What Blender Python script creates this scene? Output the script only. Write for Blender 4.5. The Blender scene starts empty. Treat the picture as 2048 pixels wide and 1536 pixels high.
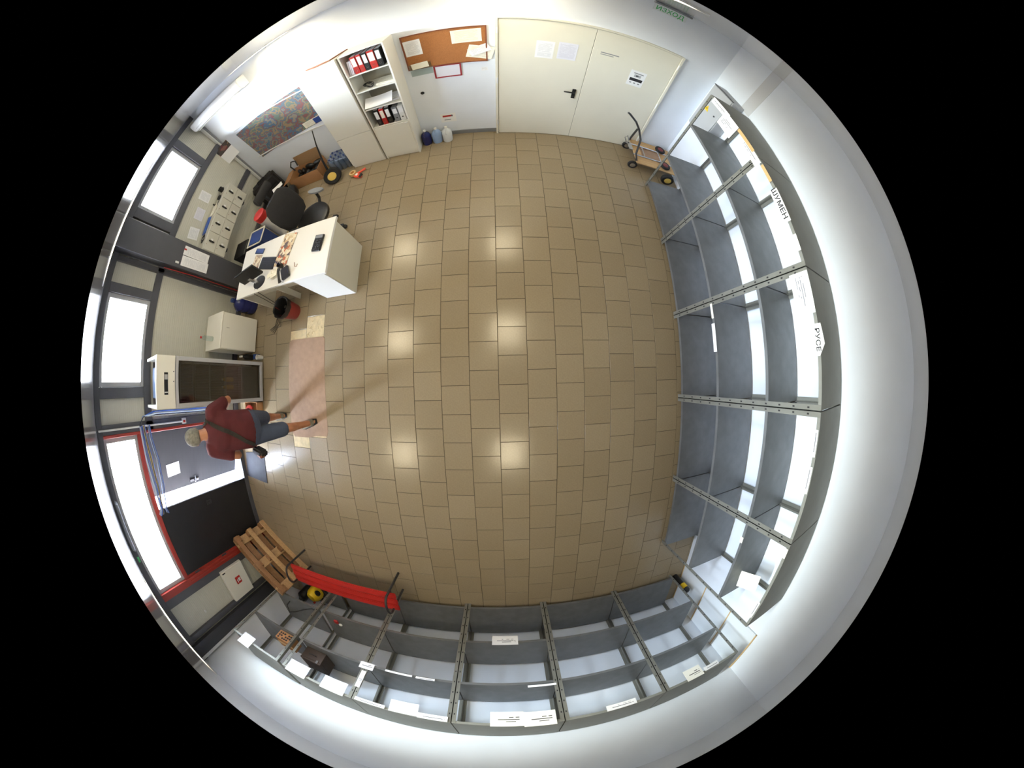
import bpy, bmesh, math, random
from mathutils import Vector, Matrix, noise as mnoise
R = math.radians
random.seed(7)
SC = bpy.context.scene
COL = SC.collection

# ---------------------------------------------------------------- camera: ceiling mounted fisheye looking straight down
CAM_H = 2.868
cam = bpy.data.cameras.new('camera')
camo = bpy.data.objects.new('camera', cam)
COL.objects.link(camo)
SC.camera = camo
cam.type = 'PANO'
cam.panorama_type = 'FISHEYE_LENS_POLYNOMIAL'
cam.sensor_fit = 'HORIZONTAL'
cam.sensor_width = 20.48
cam.sensor_height = 15.36
cam.shift_x = 14.5 / 2048
cam.shift_y = -8.0 / 1536
cam.fisheye_fov = R(189.6)
_q = 100.0 / 560.0
cam.fisheye_polynomial_k0 = 0.0
cam.fisheye_polynomial_k1 = -_q
cam.fisheye_polynomial_k2 = 0.0
cam.fisheye_polynomial_k3 = 0.0282 * _q ** 3
cam.fisheye_polynomial_k4 = -0.0455 * _q ** 4
cam.clip_start = 0.005
camo.matrix_world = Matrix.Translation((0, 0, CAM_H)) @ Matrix.Rotation(R(-1.476), 4, 'Z') @ Matrix.Rotation(-0.0095, 4, 'Y')

# ---------------------------------------------------------------- sky and exposure
world = bpy.data.worlds.new('sky')
SC.world = world
world.use_nodes = True
wn = world.node_tree
bg = wn.nodes['Background']
sky = wn.nodes.new('ShaderNodeTexSky')
sky.sky_type = 'NISHITA'
sky.sun_disc = False
sky.sun_elevation = R(48)
sky.sun_rotation = R(120)
sky.air_density = 1.0
sky.dust_density = 4.0
sky.ozone_density = 1.0
hs = wn.nodes.new('ShaderNodeHueSaturation')
hs.inputs['Saturation'].default_value = .6
wn.links.new(sky.outputs[0], hs.inputs['Color'])
wn.links.new(hs.outputs[0], bg.inputs[0])
bg.inputs[1].default_value = 62.0
sun = bpy.data.lights.new('sun', 'SUN')
sun.energy = 150.0
sun.angle = R(0.6)
sun.color = (1.0, 0.97, 0.93)
suno = bpy.data.objects.new('sun', sun)
COL.objects.link(suno)
suno.location = (6, -2, 9)
suno.rotation_euler = Vector((-0.50, 0.55, -0.80)).to_track_quat('-Z', 'Y').to_euler()
# daylight portals in the three windows and the open door leaf: sampling aids only, they give no light themselves
for px_, py_, pz_, pw_, ph_ in ((-4.14, 2.555, 2.365, .99, .87), (-4.14, .53, 2.365, 1.0, .87), (-4.14, -1.46, 2.465, 1.95, .67), (-4.14, -.96, 1.02, .98, 2.05)):
    pl_ = bpy.data.lights.new('window_portal', 'AREA')
    pl_.shape = 'RECTANGLE'
    pl_.size, pl_.size_y = ph_, pw_
    pl_.cycles.is_portal = True
    po_ = bpy.data.objects.new('window_portal', pl_)
    COL.objects.link(po_)
    po_.location = (px_, py_, pz_)
    po_.rotation_euler = (0, R(-90), 0)
vs = SC.view_settings
vs.view_transform = 'Standard'
vs.look = 'None'
vs.gamma = 1.0
vs.use_curve_mapping = False
vs.exposure = -0.5
LAMP_POWER = 28.0

# ---------------------------------------------------------------- materials
def lin(c):
    return tuple(((v / 255) / 12.92 if v / 255 <= .04045 else ((v / 255 + .055) / 1.055) ** 2.4) for v in c)

MATS = {}
def mat(name, col, rough=.5, metal=0., var=0., scale=8., bump=0., bscale=60., spec=.5, emit=None, trans=0., alpha=None, col2=None, stretch=None, detail=4):
    if name in MATS:
        return MATS[name]
    m = bpy.data.materials.new(name)
    m.use_nodes = True
    n = m.node_tree
    b = n.nodes['Principled BSDF']
    c = lin(col)
    b.inputs['Base Color'].default_value = (*c, 1)
    b.inputs['Roughness'].default_value = rough
    b.inputs['Metallic'].default_value = metal
    b.inputs['Specular IOR Level'].default_value = spec
    if trans:
        b.inputs['Transmission Weight'].default_value = trans
        b.inputs['IOR'].default_value = 1.3
    if emit:
        b.inputs['Emission Color'].default_value = (*lin(emit[0]), 1)
        b.inputs['Emission Strength'].default_value = emit[1]
    tc = None
    if var or bump or col2:
        tc = n.nodes.new('ShaderNodeTexCoord')
        mp = n.nodes.new('ShaderNodeMapping')
        n.links.new(tc.outputs['Object'], mp.inputs[0])
        if stretch:
            mp.inputs['Scale'].default_value = stretch
    if var or col2:
        nz = n.nodes.new('ShaderNodeTexNoise')
        nz.inputs['Scale'].default_value = scale
        nz.inputs['Detail'].default_value = detail
        n.links.new(mp.outputs[0], nz.inputs['Vector'])
        rp = n.nodes.new('ShaderNodeValToRGB')
        rp.color_ramp.elements[0].position = .3
        rp.color_ramp.elements[1].position = .7
        if col2:
            d = lin(col2)
            rp.color_ramp.elements[0].color = (*c, 1)
            rp.color_ramp.elements[1].color = (*d, 1)
        else:
            rp.color_ramp.elements[0].color = (*[v * (1 - var) for v in c], 1)
            rp.color_ramp.elements[1].color = (*[min(1, v * (1 + var)) for v in c], 1)
        n.links.new(nz.outputs['Fac'], rp.inputs[0])
        n.links.new(rp.outputs[0], b.inputs['Base Color'])
    if bump:
        nb = n.nodes.new('ShaderNodeTexNoise')
        nb.inputs['Scale'].default_value = bscale
        n.links.new(mp.outputs[0], nb.inputs['Vector'])
        bp = n.nodes.new('ShaderNodeBump')
        bp.inputs['Strength'].default_value = bump
        bp.inputs['Distance'].default_value = .004
        n.links.new(nb.outputs['Fac'], bp.inputs['Height'])
        n.links.new(bp.outputs[0], b.inputs['Normal'])
    MATS[name] = m
    return m

def glass_mat(name, tint, fac, rough=.05):
    """thin sheet: part of the light passes straight on, the rest is mirrored"""
    m = bpy.data.materials.new(name)
    m.use_nodes = True
    n = m.node_tree
    n.nodes.clear()
    o = n.nodes.new('ShaderNodeOutputMaterial')
    t = n.nodes.new('ShaderNodeBsdfTransparent')
    t.inputs[0].default_value = (*tint, 1)
    g = n.nodes.new('ShaderNodeBsdfGlossy')
    g.inputs['Roughness'].default_value = rough
    x = n.nodes.new('ShaderNodeMixShader')
    x.inputs[0].default_value = fac
    n.links.new(t.outputs[0], x.inputs[1])
    n.links.new(g.outputs[0], x.inputs[2])
    n.links.new(x.outputs[0], o.inputs[0])
    MATS[name] = m
    return m

def page_mat(name, paper, ink, lines=90., words=70., dens=.45, margin=(.1, .1), block=None, rough=.7):
    """printed sheet: rows of small marks in the sheet's own x / y, margins left blank"""
    m = bpy.data.materials.new(name)
    m.use_nodes = True
    n = m.node_tree
    N = n.nodes
    L = n.links.new
    b = N['Principled BSDF']
    b.inputs['Roughness'].default_value = rough
    tc = N.new('ShaderNodeTexCoord')
    sp = N.new('ShaderNodeSeparateXYZ')
    L(tc.outputs['Object'], sp.inputs[0])
    def mth(op, a, v):
        q = N.new('ShaderNodeMath')
        q.operation = op
        for i, s in enumerate((a, v)):
            if s is None:
                continue
            if isinstance(s, (int, float)):
                q.inputs[i].default_value = s
            else:
                L(s, q.inputs[i])
        return q.outputs[0]
    row = mth('MULTIPLY', sp.outputs[1], lines)
    rowi = mth('FLOOR', row, None)
    rowf = mth('FRACT', row, None)
    inl = mth('LESS_THAN', rowf, .42)
    cx = N.new('ShaderNodeCombineXYZ')
    L(mth('MULTIPLY', sp.outputs[0], words), cx.inputs[0])
    L(mth('MULTIPLY', rowi, 7.3), cx.inputs[1])
    nz = N.new('ShaderNodeTexNoise')
    nz.inputs['Scale'].default_value = 1.0
    nz.inputs['Detail'].default_value = 1.0
    L(cx.outputs[0], nz.inputs['Vector'])
    wd = mth('GREATER_THAN', nz.outputs['Fac'], .40)
    # ragged line ends
    ln = N.new('ShaderNodeTexWhiteNoise')
    ln.noise_dimensions = '1D'
    L(rowi, ln.inputs['W'])
    ragged = mth('ADD', mth('MULTIPLY', ln.outputs['Value'], 1 - dens), dens)
    gen = N.new('ShaderNodeSeparateXYZ')
    L(tc.outputs['Generated'], gen.inputs[0])
    mk = mth('MULTIPLY', inl, wd)
    mk = mth('MULTIPLY', mk, mth('LESS_THAN', gen.outputs[0], ragged))
    for ax, mg in ((0, margin[0]), (1, margin[1])):
        mk = mth('MULTIPLY', mk, mth('GREATER_THAN', gen.outputs[ax], mg))
        mk = mth('MULTIPLY', mk, mth('LESS_THAN', gen.outputs[ax], 1 - mg))
    mx = N.new('ShaderNodeMix')
    mx.data_type = 'RGBA'
    mx.inputs[6].default_value = (*lin(paper), 1)
    mx.inputs[7].default_value = (*lin(ink), 1)
    L(mk, mx.inputs[0])
    L(mx.outputs[2], b.inputs['Base Color'])
    MATS[name] = m
    return m

def patch_mat(name, cols, scale, rough=.7, voronoi=True):
    """coloured patches (printed picture, map, newspaper photo)"""
    m = bpy.data.materials.new(name)
    m.use_nodes = True
    n = m.node_tree
    b = n.nodes['Principled BSDF']
    b.inputs['Roughness'].default_value = rough
    tc = n.nodes.new('ShaderNodeTexCoord')
    if voronoi:
        v = n.nodes.new('ShaderNodeTexVoronoi')
        v.inputs['Scale'].default_value = scale
        out = v.outputs['Color']
    else:
        v = n.nodes.new('ShaderNodeTexNoise')
        v.inputs['Scale'].default_value = scale
        out = v.outputs['Color']
    nz = n.nodes.new('ShaderNodeTexNoise')
    nz.inputs['Scale'].default_value = scale * 1.7
    nz.inputs['Detail'].default_value = 6
    vm = n.nodes.new('ShaderNodeVectorMath')
    vm.operation = 'MULTIPLY_ADD'
    vm.inputs[1].default_value = (.9 / scale,) * 3
    n.links.new(tc.outputs['Object'], nz.inputs['Vector'])
    n.links.new(nz.outputs['Color'], vm.inputs[0])
    n.links.new(tc.outputs['Object'], vm.inputs[2])
    n.links.new(vm.outputs[0], v.inputs['Vector'])
    sp = n.nodes.new('ShaderNodeSeparateColor')
    n.links.new(out, sp.inputs[0])
    rp = n.nodes.new('ShaderNodeValToRGB')
    rp.color_ramp.interpolation = 'CONSTANT'
    els = rp.color_ramp.elements
    while len(els) < len(cols):
        els.new(.5)
    for i, c in enumerate(cols):
        els[i].position = i / len(cols)
        els[i].color = (*lin(c), 1)
    if voronoi:
        n.links.new(sp.outputs[0], rp.inputs[0])
    else:
        mr = n.nodes.new('ShaderNodeMapRange')
        mr.inputs[1].default_value = .28
        mr.inputs[2].default_value = .72
        n.links.new(sp.outputs[0], mr.inputs[0])
        n.links.new(mr.outputs[0], rp.inputs[0])
    n.links.new(rp.outputs[0], b.inputs['Base Color'])
    MATS[name] = m
    return m

# ---------------------------------------------------------------- mesh builder
class MB:
    def __init__(s):
        s.v, s.f = [], []
    def add(s, vs, fs):
        o = len(s.v)
        s.v += [Vector(p) for p in vs]
        s.f += [tuple(i + o for i in f) for f in fs]
        return s
    def box(s, x0, x1, y0, y1, z0, z1):
        return s.add([(x0, y0, z0), (x1, y0, z0), (x1, y1, z0), (x0, y1, z0), (x0, y0, z1), (x1, y0, z1), (x1, y1, z1), (x0, y1, z1)],
                     [(0, 3, 2, 1), (4, 5, 6, 7), (0, 1, 5, 4), (1, 2, 6, 5), (2, 3, 7, 6), (3, 0, 4, 7)])
    def obox(s, c, size, rot=None):
        m = rot.to_3x3() if rot is not None else Matrix.Identity(3)
        c = Vector(c)
        h = [q / 2 for q in size]
        vs = [c + m @ Vector((sx * h[0], sy * h[1], sz * h[2])) for sz in (-1, 1) for sx, sy in ((-1, -1), (1, -1), (1, 1), (-1, 1))]
        return s.add(vs, [(0, 3, 2, 1), (4, 5, 6, 7), (0, 1, 5, 4), (1, 2, 6, 5), (2, 3, 7, 6), (3, 0, 4, 7)])
    def bar(s, a, b, w, h, up=(0, 0, 1)):
        a, b = Vector(a), Vector(b)
        d = (b - a)
        L = d.length
        x = d.normalized()
        y = Vector(up).cross(x)
        if y.length < 1e-4:
            y = Vector((0, 1, 0)).cross(x)
        y.normalize()
        z = x.cross(y)
        return s.obox((a + b) / 2, (L, w, h), Matrix((x, y, z)).transposed())
    def cyl(s, a, b, r0, r1=None, n=16, cap=True):
        r1 = r0 if r1 is None else r1
        a, b = Vector(a), Vector(b)
        z = (b - a).normalized()
        x = z.orthogonal().normalized()
        y = z.cross(x)
        vs = []
        for p, r in ((a, r0), (b, r1)):
            vs += [p + (x * math.cos(t) + y * math.sin(t)) * r for t in (2 * math.pi * i / n for i in range(n))]
        fs = [(i, (i + 1) % n, n + (i + 1) % n, n + i) for i in range(n)]
        if cap:
            fs += [tuple(range(n - 1, -1, -1)), tuple(range(n, 2 * n))]
        return s.add(vs, fs)
    def tube(s, pts, r, n=8, cap=True, closed=False):
        pts = [Vector(p) for p in pts]
        k = len(pts)
        rs = r if isinstance(r, (list, tuple)) else [r] * k
        u = None
        vs = []
        for i, p in enumerate(pts):
            if closed:
                t = pts[(i + 1) % k] - pts[i - 1]
            else:
                t = pts[min(i + 1, k - 1)] - pts[max(i - 1, 0)]
            t.normalize()
            if u is None:
                u = t.orthogonal().normalized()
            u = (u - t * u.dot(t)).normalized()
            w = t.cross(u)
            vs += [p + (u * math.cos(a) + w * math.sin(a)) * rs[i] for a in (2 * math.pi * j / n for j in range(n))]
        fs = []
        for i in range(k if closed else k - 1):
            i2 = (i + 1) % k
            fs += [(i * n + j, i * n + (j + 1) % n, i2 * n + (j + 1) % n, i2 * n + j) for j in range(n)]
        if cap and not closed:
            fs += [tuple(range(n - 1, -1, -1)), tuple(range((k - 1) * n, k * n))]
        return s.add(vs, fs)
    def lathe(s, prof, c=(0, 0, 0), n=20, M=None, cap=True):
        c = Vector(c)
        vs = []
        for r, z in prof:
            for i in range(n):
                a = 2 * math.pi * i / n
                p = Vector((r * math.cos(a), r * math.sin(a), z))
                if M is not None:
                    p = M.to_3x3() @ p
                vs.append(c + p)
        k = len(prof)
        fs = []
        for j in range(k - 1):
            fs += [(j * n + i, j * n + (i + 1) % n, (j + 1) * n + (i + 1) % n, (j + 1) * n + i) for i in range(n)]
        if cap:
            fs += [tuple(range(n - 1, -1, -1)), tuple(range((k - 1) * n, k * n))]
        return s.add(vs, fs)
    def loft(s, rings, n=16):
        """rings: (centre, u, v) with u, v half axes as vectors"""
        vs = []
        for c, u, v in rings:
            c, u, v = Vector(c), Vector(u), Vector(v)
            vs += [c + u * math.cos(a) + v * math.sin(a) for a in (2 * math.pi * i / n for i in range(n))]
        k = len(rings)
        fs = []
        for j in range(k - 1):
            fs += [(j * n + i, j * n + (i + 1) % n, (j + 1) * n + (i + 1) % n, (j + 1) * n + i) for i in range(n)]
        fs += [tuple(range(n - 1, -1, -1)), tuple(range((k - 1) * n, k * n))]
        return s.add(vs, fs)
    def prism(s, poly, z0, z1):
        n = len(poly)
        vs = [(x, y, z0) for x, y in poly] + [(x, y, z1) for x, y in poly]
        fs = [(i, (i + 1) % n, n + (i + 1) % n, n + i) for i in range(n)] + [tuple(range(n - 1, -1, -1)), tuple(range(n, 2 * n))]
        return s.add(vs, fs)
    def ell(s, c, r, n=14, m=9, M=None):
        prof = []
        vs = []
        c = Vector(c)
        for j in range(m + 1):
            ph = -math.pi / 2 + math.pi * j / m
            for i in range(n):
                a = 2 * math.pi * i / n
                p = Vector((r[0] * math.cos(ph) * math.cos(a), r[1] * math.cos(ph) * math.sin(a), r[2] * math.sin(ph)))
                if M is not None:
                    p = M.to_3x3() @ p
                vs.append(c + p)
        fs = []
        for j in range(m):
            fs += [(j * n + i, j * n + (i + 1) % n, (j + 1) * n + (i + 1) % n, (j + 1) * n + i) for i in range(n)]
        return s.add(vs, fs)
    def mesh(s, name, off=Vector((0, 0, 0)), bevel=0., seg=1, smooth=False, fix=True):
        me = bpy.data.meshes.new(name)
        me.from_pydata([p - off for p in s.v], [], s.f)
        bm = bmesh.new()
        bm.from_mesh(me)
        bmesh.ops.remove_doubles(bm, verts=bm.verts, dist=1e-6)
        bmesh.ops.dissolve_degenerate(bm, edges=bm.edges, dist=1e-6)
        if fix:
            bmesh.ops.recalc_face_normals(bm, faces=bm.faces)
        if bevel:
            es = [e for e in bm.edges if len(e.link_faces) == 2 and e.calc_face_angle(0) > .5]
            bmesh.ops.bevel(bm, geom=es, offset=bevel, segments=seg, affect='EDGES', clamp_overlap=True)
        bm.to_mesh(me)
        bm.free()
        if smooth:
            me.polygons.foreach_set('use_smooth', [True] * len(me.polygons))
            me.set_sharp_from_angle(angle=R(38))
        return me

def link(name, data, m=None, parent=None):
    o = bpy.data.objects.new(name, data)
    COL.objects.link(o)
    if m is not None and data is not None:
        if not data.materials:
            data.materials.append(MATS[m] if isinstance(m, str) else m)
    if parent is not None:
        o.parent = parent
    return o

def part(name, mb, m, parent, bevel=0., seg=1, smooth=False, label=None, glob=True):
    """mesh child; builder coordinates are world coordinates unless glob is False"""
    off = Vector((0, 0, 0))
    if glob:
        p = parent
        while p is not None:
            off = off + p.location
            p = p.parent
    o = link(name, mb.mesh(name, off, bevel, seg, smooth), m, parent)
    if label:
        o['label'] = label
    return o

def thing(name, label, cat, loc=(0, 0, 0), rotz=0., group=None, kind=None):
    o = bpy.data.objects.new(name, None)
    o.empty_display_size = .05
    COL.objects.link(o)
    o.location = loc
    o.rotation_euler = (0, 0, rotz)
    o['label'] = label
    o['category'] = cat
    if group:
        o['group'] = group
    if kind:
        o['kind'] = kind
    return o

def single(name, mb, m, label, cat, loc=(0, 0, 0), bevel=0., seg=1, smooth=False, group=None, kind=None):
    loc = Vector(loc)
    o = link(name, mb.mesh(name, loc, bevel, seg, smooth), m)
    o.location = loc
    o['label'] = label
    o['category'] = cat
    if group:
        o['group'] = group
    if kind:
        o['kind'] = kind
    return o

def struct(name, mb, m, bevel=0., label=None, loc=(0, 0, 0)):
    loc = Vector(loc)
    o = link(name, mb.mesh(name, loc, bevel), m)
    o.location = loc
    o['kind'] = 'structure'
    if label:
        o['label'] = label
    return o

FACE = {'right': ((0, -1, 0), (0, 0, 1), (-1, 0, 0)), 'bottom': ((-1, 0, 0), (0, 0, 1), (0, 1, 0)),
        'top': ((1, 0, 0), (0, 0, 1), (0, -1, 0)), 'left': ((0, 1, 0), (0, 0, 1), (1, 0, 0)), 'up': ((1, 0, 0), (0, 1, 0), (0, 0, 1))}
def face_mat(face, pos, roll=0., tilt=0.):
    x, y, z = FACE[face]
    m = Matrix((x, y, z)).transposed().to_4x4()
    return Matrix.Translation(pos) @ m @ Matrix.Rotation(roll, 4, 'Z') @ Matrix.Rotation(tilt, 4, 'X')

def sheet(name, label, cat, w, h, pos, face, m, roll=0., tilt=0., group=None, t=.0012, poly=None, curl=0., parent=None):
    """thin sheet lying against a face, local x to the reader's right, y up, z out of the face"""
    mb = MB()
    if poly:
        mb.prism(poly, 0, t)
    elif curl:
        k = 8
        top, bot = [], []
        for i in range(k + 1):
            u = i / k
            x = (u - .5) * w
            z = curl * (2 * u - 1) ** 2
            for y in (-h / 2, h / 2):
                top.append((x, y, z + t))
                bot.append((x, y, z))
        n = len(top)
        fs = []
        for i in range(k):
            a = 2 * i
            fs += [(a, a + 2, a + 3, a + 1), (n + a, n + a + 1, n + a + 3, n + a + 2), (a, n + a, n + a + 2, a + 2), (a + 1, a + 3, n + a + 3, n + a + 1)]
        fs += [(0, 1, n + 1, n), (2 * k, n + 2 * k, n + 2 * k + 1, 2 * k + 1)]
        mb.add(top + bot, fs)
    else:
        mb.box(-w / 2, w / 2, -h / 2, h / 2, 0, t)
    o = link(name, mb.mesh(name), m)
    if parent is None:
        o.matrix_world = face_mat(face, pos, roll, tilt)
        o['label'] = label
        o['category'] = cat
        if group:
            o['group'] = group
    else:
        o.parent = parent
        o.matrix_local = face_mat(face, pos, roll, tilt)
    return o

def text(body, size, parent, pos, m, bold=0., extr=.0006, name='lettering', align='CENTER', roll=0., sx=1.):
    c = bpy.data.curves.new(name, 'FONT')
    c.body = body
    c.size = size
    c.align_x = align
    c.align_y = 'CENTER'
    c.extrude = extr
    c.offset = bold
    tmp = bpy.data.objects.new('tmp_text', c)
    COL.objects.link(tmp)
    bpy.context.view_layer.update()
    me = bpy.data.meshes.new_from_object(tmp.evaluated_get(bpy.context.evaluated_depsgraph_get()))
    bpy.data.objects.remove(tmp)
    me.name = name
    me.materials.clear()
    o = link(name, me, m, parent)
    o.location = pos
    o.rotation_euler = (0, 0, roll)
    o.scale = (sx, 1, 1)
    return o

# plain materials
mat('wall_white', (231, 236, 244), .85, var=.02, scale=3)
mat('ceiling_panel', (158, 156, 155), .12, spec=.7)
mat('panel_grey', (200, 198, 186), .6, var=.03, scale=2)
mat('steel_dark', (74, 74, 79), .5, var=.06, scale=5)
mat('steel_black', (40, 40, 44), .55, var=.08, scale=5)
mat('sash_grey', (176, 177, 180), .5)
mat('frame_red', (140, 38, 24), .45, var=.06, scale=6)
mat('door_black', (26, 25, 28), .45, var=.12, scale=4)
mat('door_slate', (26, 25, 30), .8, var=.12, scale=3, stretch=(1, 1, 12), spec=.25)
mat('tile', (147, 132, 107), .21, var=.05, scale=55, spec=.45, detail=2)
mat('tile_b', (144, 129, 104), .22, var=.05, scale=55, spec=.45, detail=2)
mat('tile_c', (150, 135, 110), .20, var=.05, scale=55, spec=.45, detail=2)
mat('grout', (74, 64, 50), .9)
mat('screed', (214, 196, 158), .9, var=.12, scale=18, bump=.5, bscale=40)
mat('mat_brown', (160, 132, 110), .85, var=.09, scale=14, bump=.25, bscale=90)
mat('concrete_out', (190, 190, 192), .9, var=.08, scale=1.5)
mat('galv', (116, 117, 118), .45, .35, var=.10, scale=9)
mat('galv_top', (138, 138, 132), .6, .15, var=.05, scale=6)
mat('upright_steel', (124, 123, 116), .5, .3, var=.10, scale=14, stretch=(1, 1, .3))
mat('hole_dark', (30, 30, 30), .8)
mat('door_cream', (226, 222, 206), .5, var=.015, scale=4)
mat('cab_white', (233, 231, 222), .45, var=.012, scale=4)
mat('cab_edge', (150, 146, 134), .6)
mat('desk_white', (240, 239, 236), .4)
mat('desk_side', (216, 211, 194), .5, var=.015, scale=4)
mat('appliance', (232, 229, 218), .35)
mat('black_plastic', (24, 24, 26), .42)
mat('black_soft', (30, 28, 29), .75, var=.15, scale=14, bump=.2, bscale=120)
mat('black_leather', (26, 25, 27), .38, var=.1, scale=10)
mat('dark_metal', (70, 70, 72), .4, .6)
mat('chrome', (200, 200, 202), .2, .9)
mat('grey_plastic', (128, 130, 134), .45)
mat('light_plastic', (222, 222, 220), .4)
mat('cardboard', (176, 128, 84), .8, var=.05, scale=8)
mat('cardboard_in', (150, 116, 78), .85)
mat('wood', (186, 150, 104), .75, var=.16, scale=6, stretch=(1.5, 9, 9), bump=.2, bscale=30)
mat('wood_b', (140, 102, 66), .75, var=.18, scale=6, stretch=(1.5, 9, 9), bump=.2, bscale=30)
mat('plywood', (190, 156, 110), .7, var=.1, scale=5, stretch=(1, 6, 6))
mat('bench_red', (176, 34, 25), .5, var=.10, scale=5, stretch=(1, 12, 12))
mat('red_plastic', (176, 38, 32), .4)
mat('red_bin', (140, 44, 38), .5, var=.05, scale=6)
mat('orange_red', (232, 84, 58), .4)
mat('yellow', (222, 184, 28), .45, var=.06, scale=9)
mat('plate_dark', (62, 62, 66), .75, var=.12, scale=9, spec=.2)
mat('blue_dark', (28, 34, 92), .25)
mat('blue_mid', (40, 64, 124), .4)
mat('blue_pale', (150, 176, 214), .3)
mat('clear_white', (224, 228, 232), .25)
mat('paper', (240, 240, 240), .75)
mat('paper_warm', (242, 238, 222), .75)
mat('ink', (34, 34, 40), .7)
mat('cork', (164, 106, 58), .85, var=.12, scale=90, bump=.3, bscale=140)
mat('frame_brown', (126, 70, 42), .5)
mat('frame_maroon', (150, 38, 48), .45)
mat('hub_yellow', (208, 176, 84), .5)
mat('hub_red', (120, 46, 42), .5)
mat('rubber', (22, 22, 24), .7, var=.2, scale=20)
mat('skin', (168, 112, 78), .5, var=.05, scale=12)
mat('shirt', (80, 22, 25), .85, var=.10, scale=10, bump=.35, bscale=22)
mat('shorts', (66, 74, 92), .85, var=.10, scale=10, bump=.35, bscale=20)
mat('hair', (128, 124, 112), .65, var=.30, scale=38, bump=.5, bscale=150)
mat('strap_dark', (40, 36, 30), .8)
mat('shoe', (112, 106, 88), .7, var=.08, scale=14)
mat('tape_yellow', (206, 172, 118), .5)
mat('strap_blue', (46, 84, 160), .5, var=.15, scale=12)
mat('strap_pale', (176, 190, 206), .5)
mat('strap_yellow', (206, 182, 110), .5)
mat('green_sign', (58, 168, 92), .5)
mat('case_dark', (58, 44, 34), .7, var=.15, scale=8)
mat('bottle_grey', (150, 164, 184), .2)
mat('duct_grey', (206, 207, 210), .6)
mat('fridge_in', (96, 92, 88), .6)
mat('ac_white', (236, 238, 240), .35)
glass_mat('glass', (.96, .97, .97), .06)
glass_mat('fridge_glass', (.55, .54, .52), .10, .08)
glass_mat('bottle_glass', (.86, .92, .92), .16, .1)
glass_mat('pack_film', (.72, .80, .90), .30, .16)
page_mat('page', (236, 236, 238), (206, 207, 212), 95, 12, .75, (.12, .1))
page_mat('page_warm', (244, 240, 224), (212, 206, 190), 95, 12, .75, (.12, .1))
page_mat('page_label', (246, 246, 248), (130, 130, 138), 44, 16, .55, (.1, .28))
page_mat('page_dense', (224, 224, 234), (200, 199, 212), 120, 14, .85, (.08, .08))
page_mat('page_big', (246, 244, 236), (92, 90, 88), 33, 14, .45, (.12, .30))
patch_mat('map_print', [(122, 124, 116), (78, 104, 126), (126, 130, 122), (138, 92, 88), (96, 112, 122), (150, 128, 98), (104, 120, 108), (128, 84, 84), (84, 110, 134), (140, 132, 118)], 4, voronoi=False)
patch_mat('newspaper', [(226, 214, 190), (206, 180, 146), (236, 226, 206), (120, 104, 100), (222, 206, 178), (190, 108, 76), (232, 220, 196), (96, 88, 96), (214, 194, 160)], 26)
patch_mat('newspaper_b', [(226, 214, 194), (170, 150, 136), (214, 194, 164), (236, 226, 206), (150, 120, 104), (200, 180, 156)], 34)
patch_mat('calendar_print', [(40, 40, 44), (130, 92, 80), (70, 60, 58), (170, 130, 100), (110, 40, 52)], 12)

# ================================================================ THE SETTING
XL, XR, YT, YB, ZC = -4.12, 2.70, 3.60, -3.62, 2.92
# ---- floor: grout bed with square tiles laid in running bond
floor = struct('floor', MB().box(-4.30, 2.85, -3.77, 3.75, -.16, -.004), 'grout', label='beige square floor tiles laid in staggered rows with dark joints')
TS, TX0, TYA, TYB, GAP = .30, -.0343, .2525, .1025, .0026
tile_full = MB().box(-TS / 2 + GAP, TS / 2 - GAP, -TS / 2 + GAP, TS / 2 - GAP, -.004, 0).mesh('tile', bevel=.0012)
tile_mesh = []
for mn in ('tile', 'tile_b', 'tile_c'):
    d = tile_full.copy()
    d.materials.append(MATS[mn])
    tile_mesh.append(d)
whole, rest = [], MB()
for k in range(-14, 10):
    x0 = TX0 + k * TS
    yo = TYA if k % 2 == 0 else TYB
    for j in range(-14, 14):
        y0 = yo + j * TS
        if k == -8 and -.66 < y0 < .84:
            continue
        if k == -9 and -.81 < y0 < .69:
            continue
        a, b, c, d = max(x0, XL), min(x0 + TS, XR), max(y0, YB), min(y0 + TS, YT)
        if b - a < .02 or d - c < .02:
            continue
        if b - a > TS - .001 and d - c > TS - .001:
            whole.append((x0 + TS / 2, y0 + TS / 2))
        else:
            rest.box(a + GAP, b - GAP, c + GAP, d - GAP, -.004, 0)
def hidden(p):
    return p[0] > 2.15 or p[1] < -3.0 or (p[0] < -1.7 and p[1] > 1.1) or p[0] < -3.5
whole.sort(key=lambda p: (hidden(p), p[0] ** 2 + p[1] ** 2))
for p in whole[:300]:
    o = link('tile', random.choice(tile_mesh), None, floor)
    o.location = (p[0], p[1], random.uniform(-.0004, .0004))
for p in whole[300:]:
    rest.box(p[0] - TS / 2 + GAP, p[0] + TS / 2 - GAP, p[1] - TS / 2 + GAP, p[1] + TS / 2 - GAP, -.004, 0)
o = part('tile', rest, 'tile', floor)
o['kind'] = 'stuff'
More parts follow.
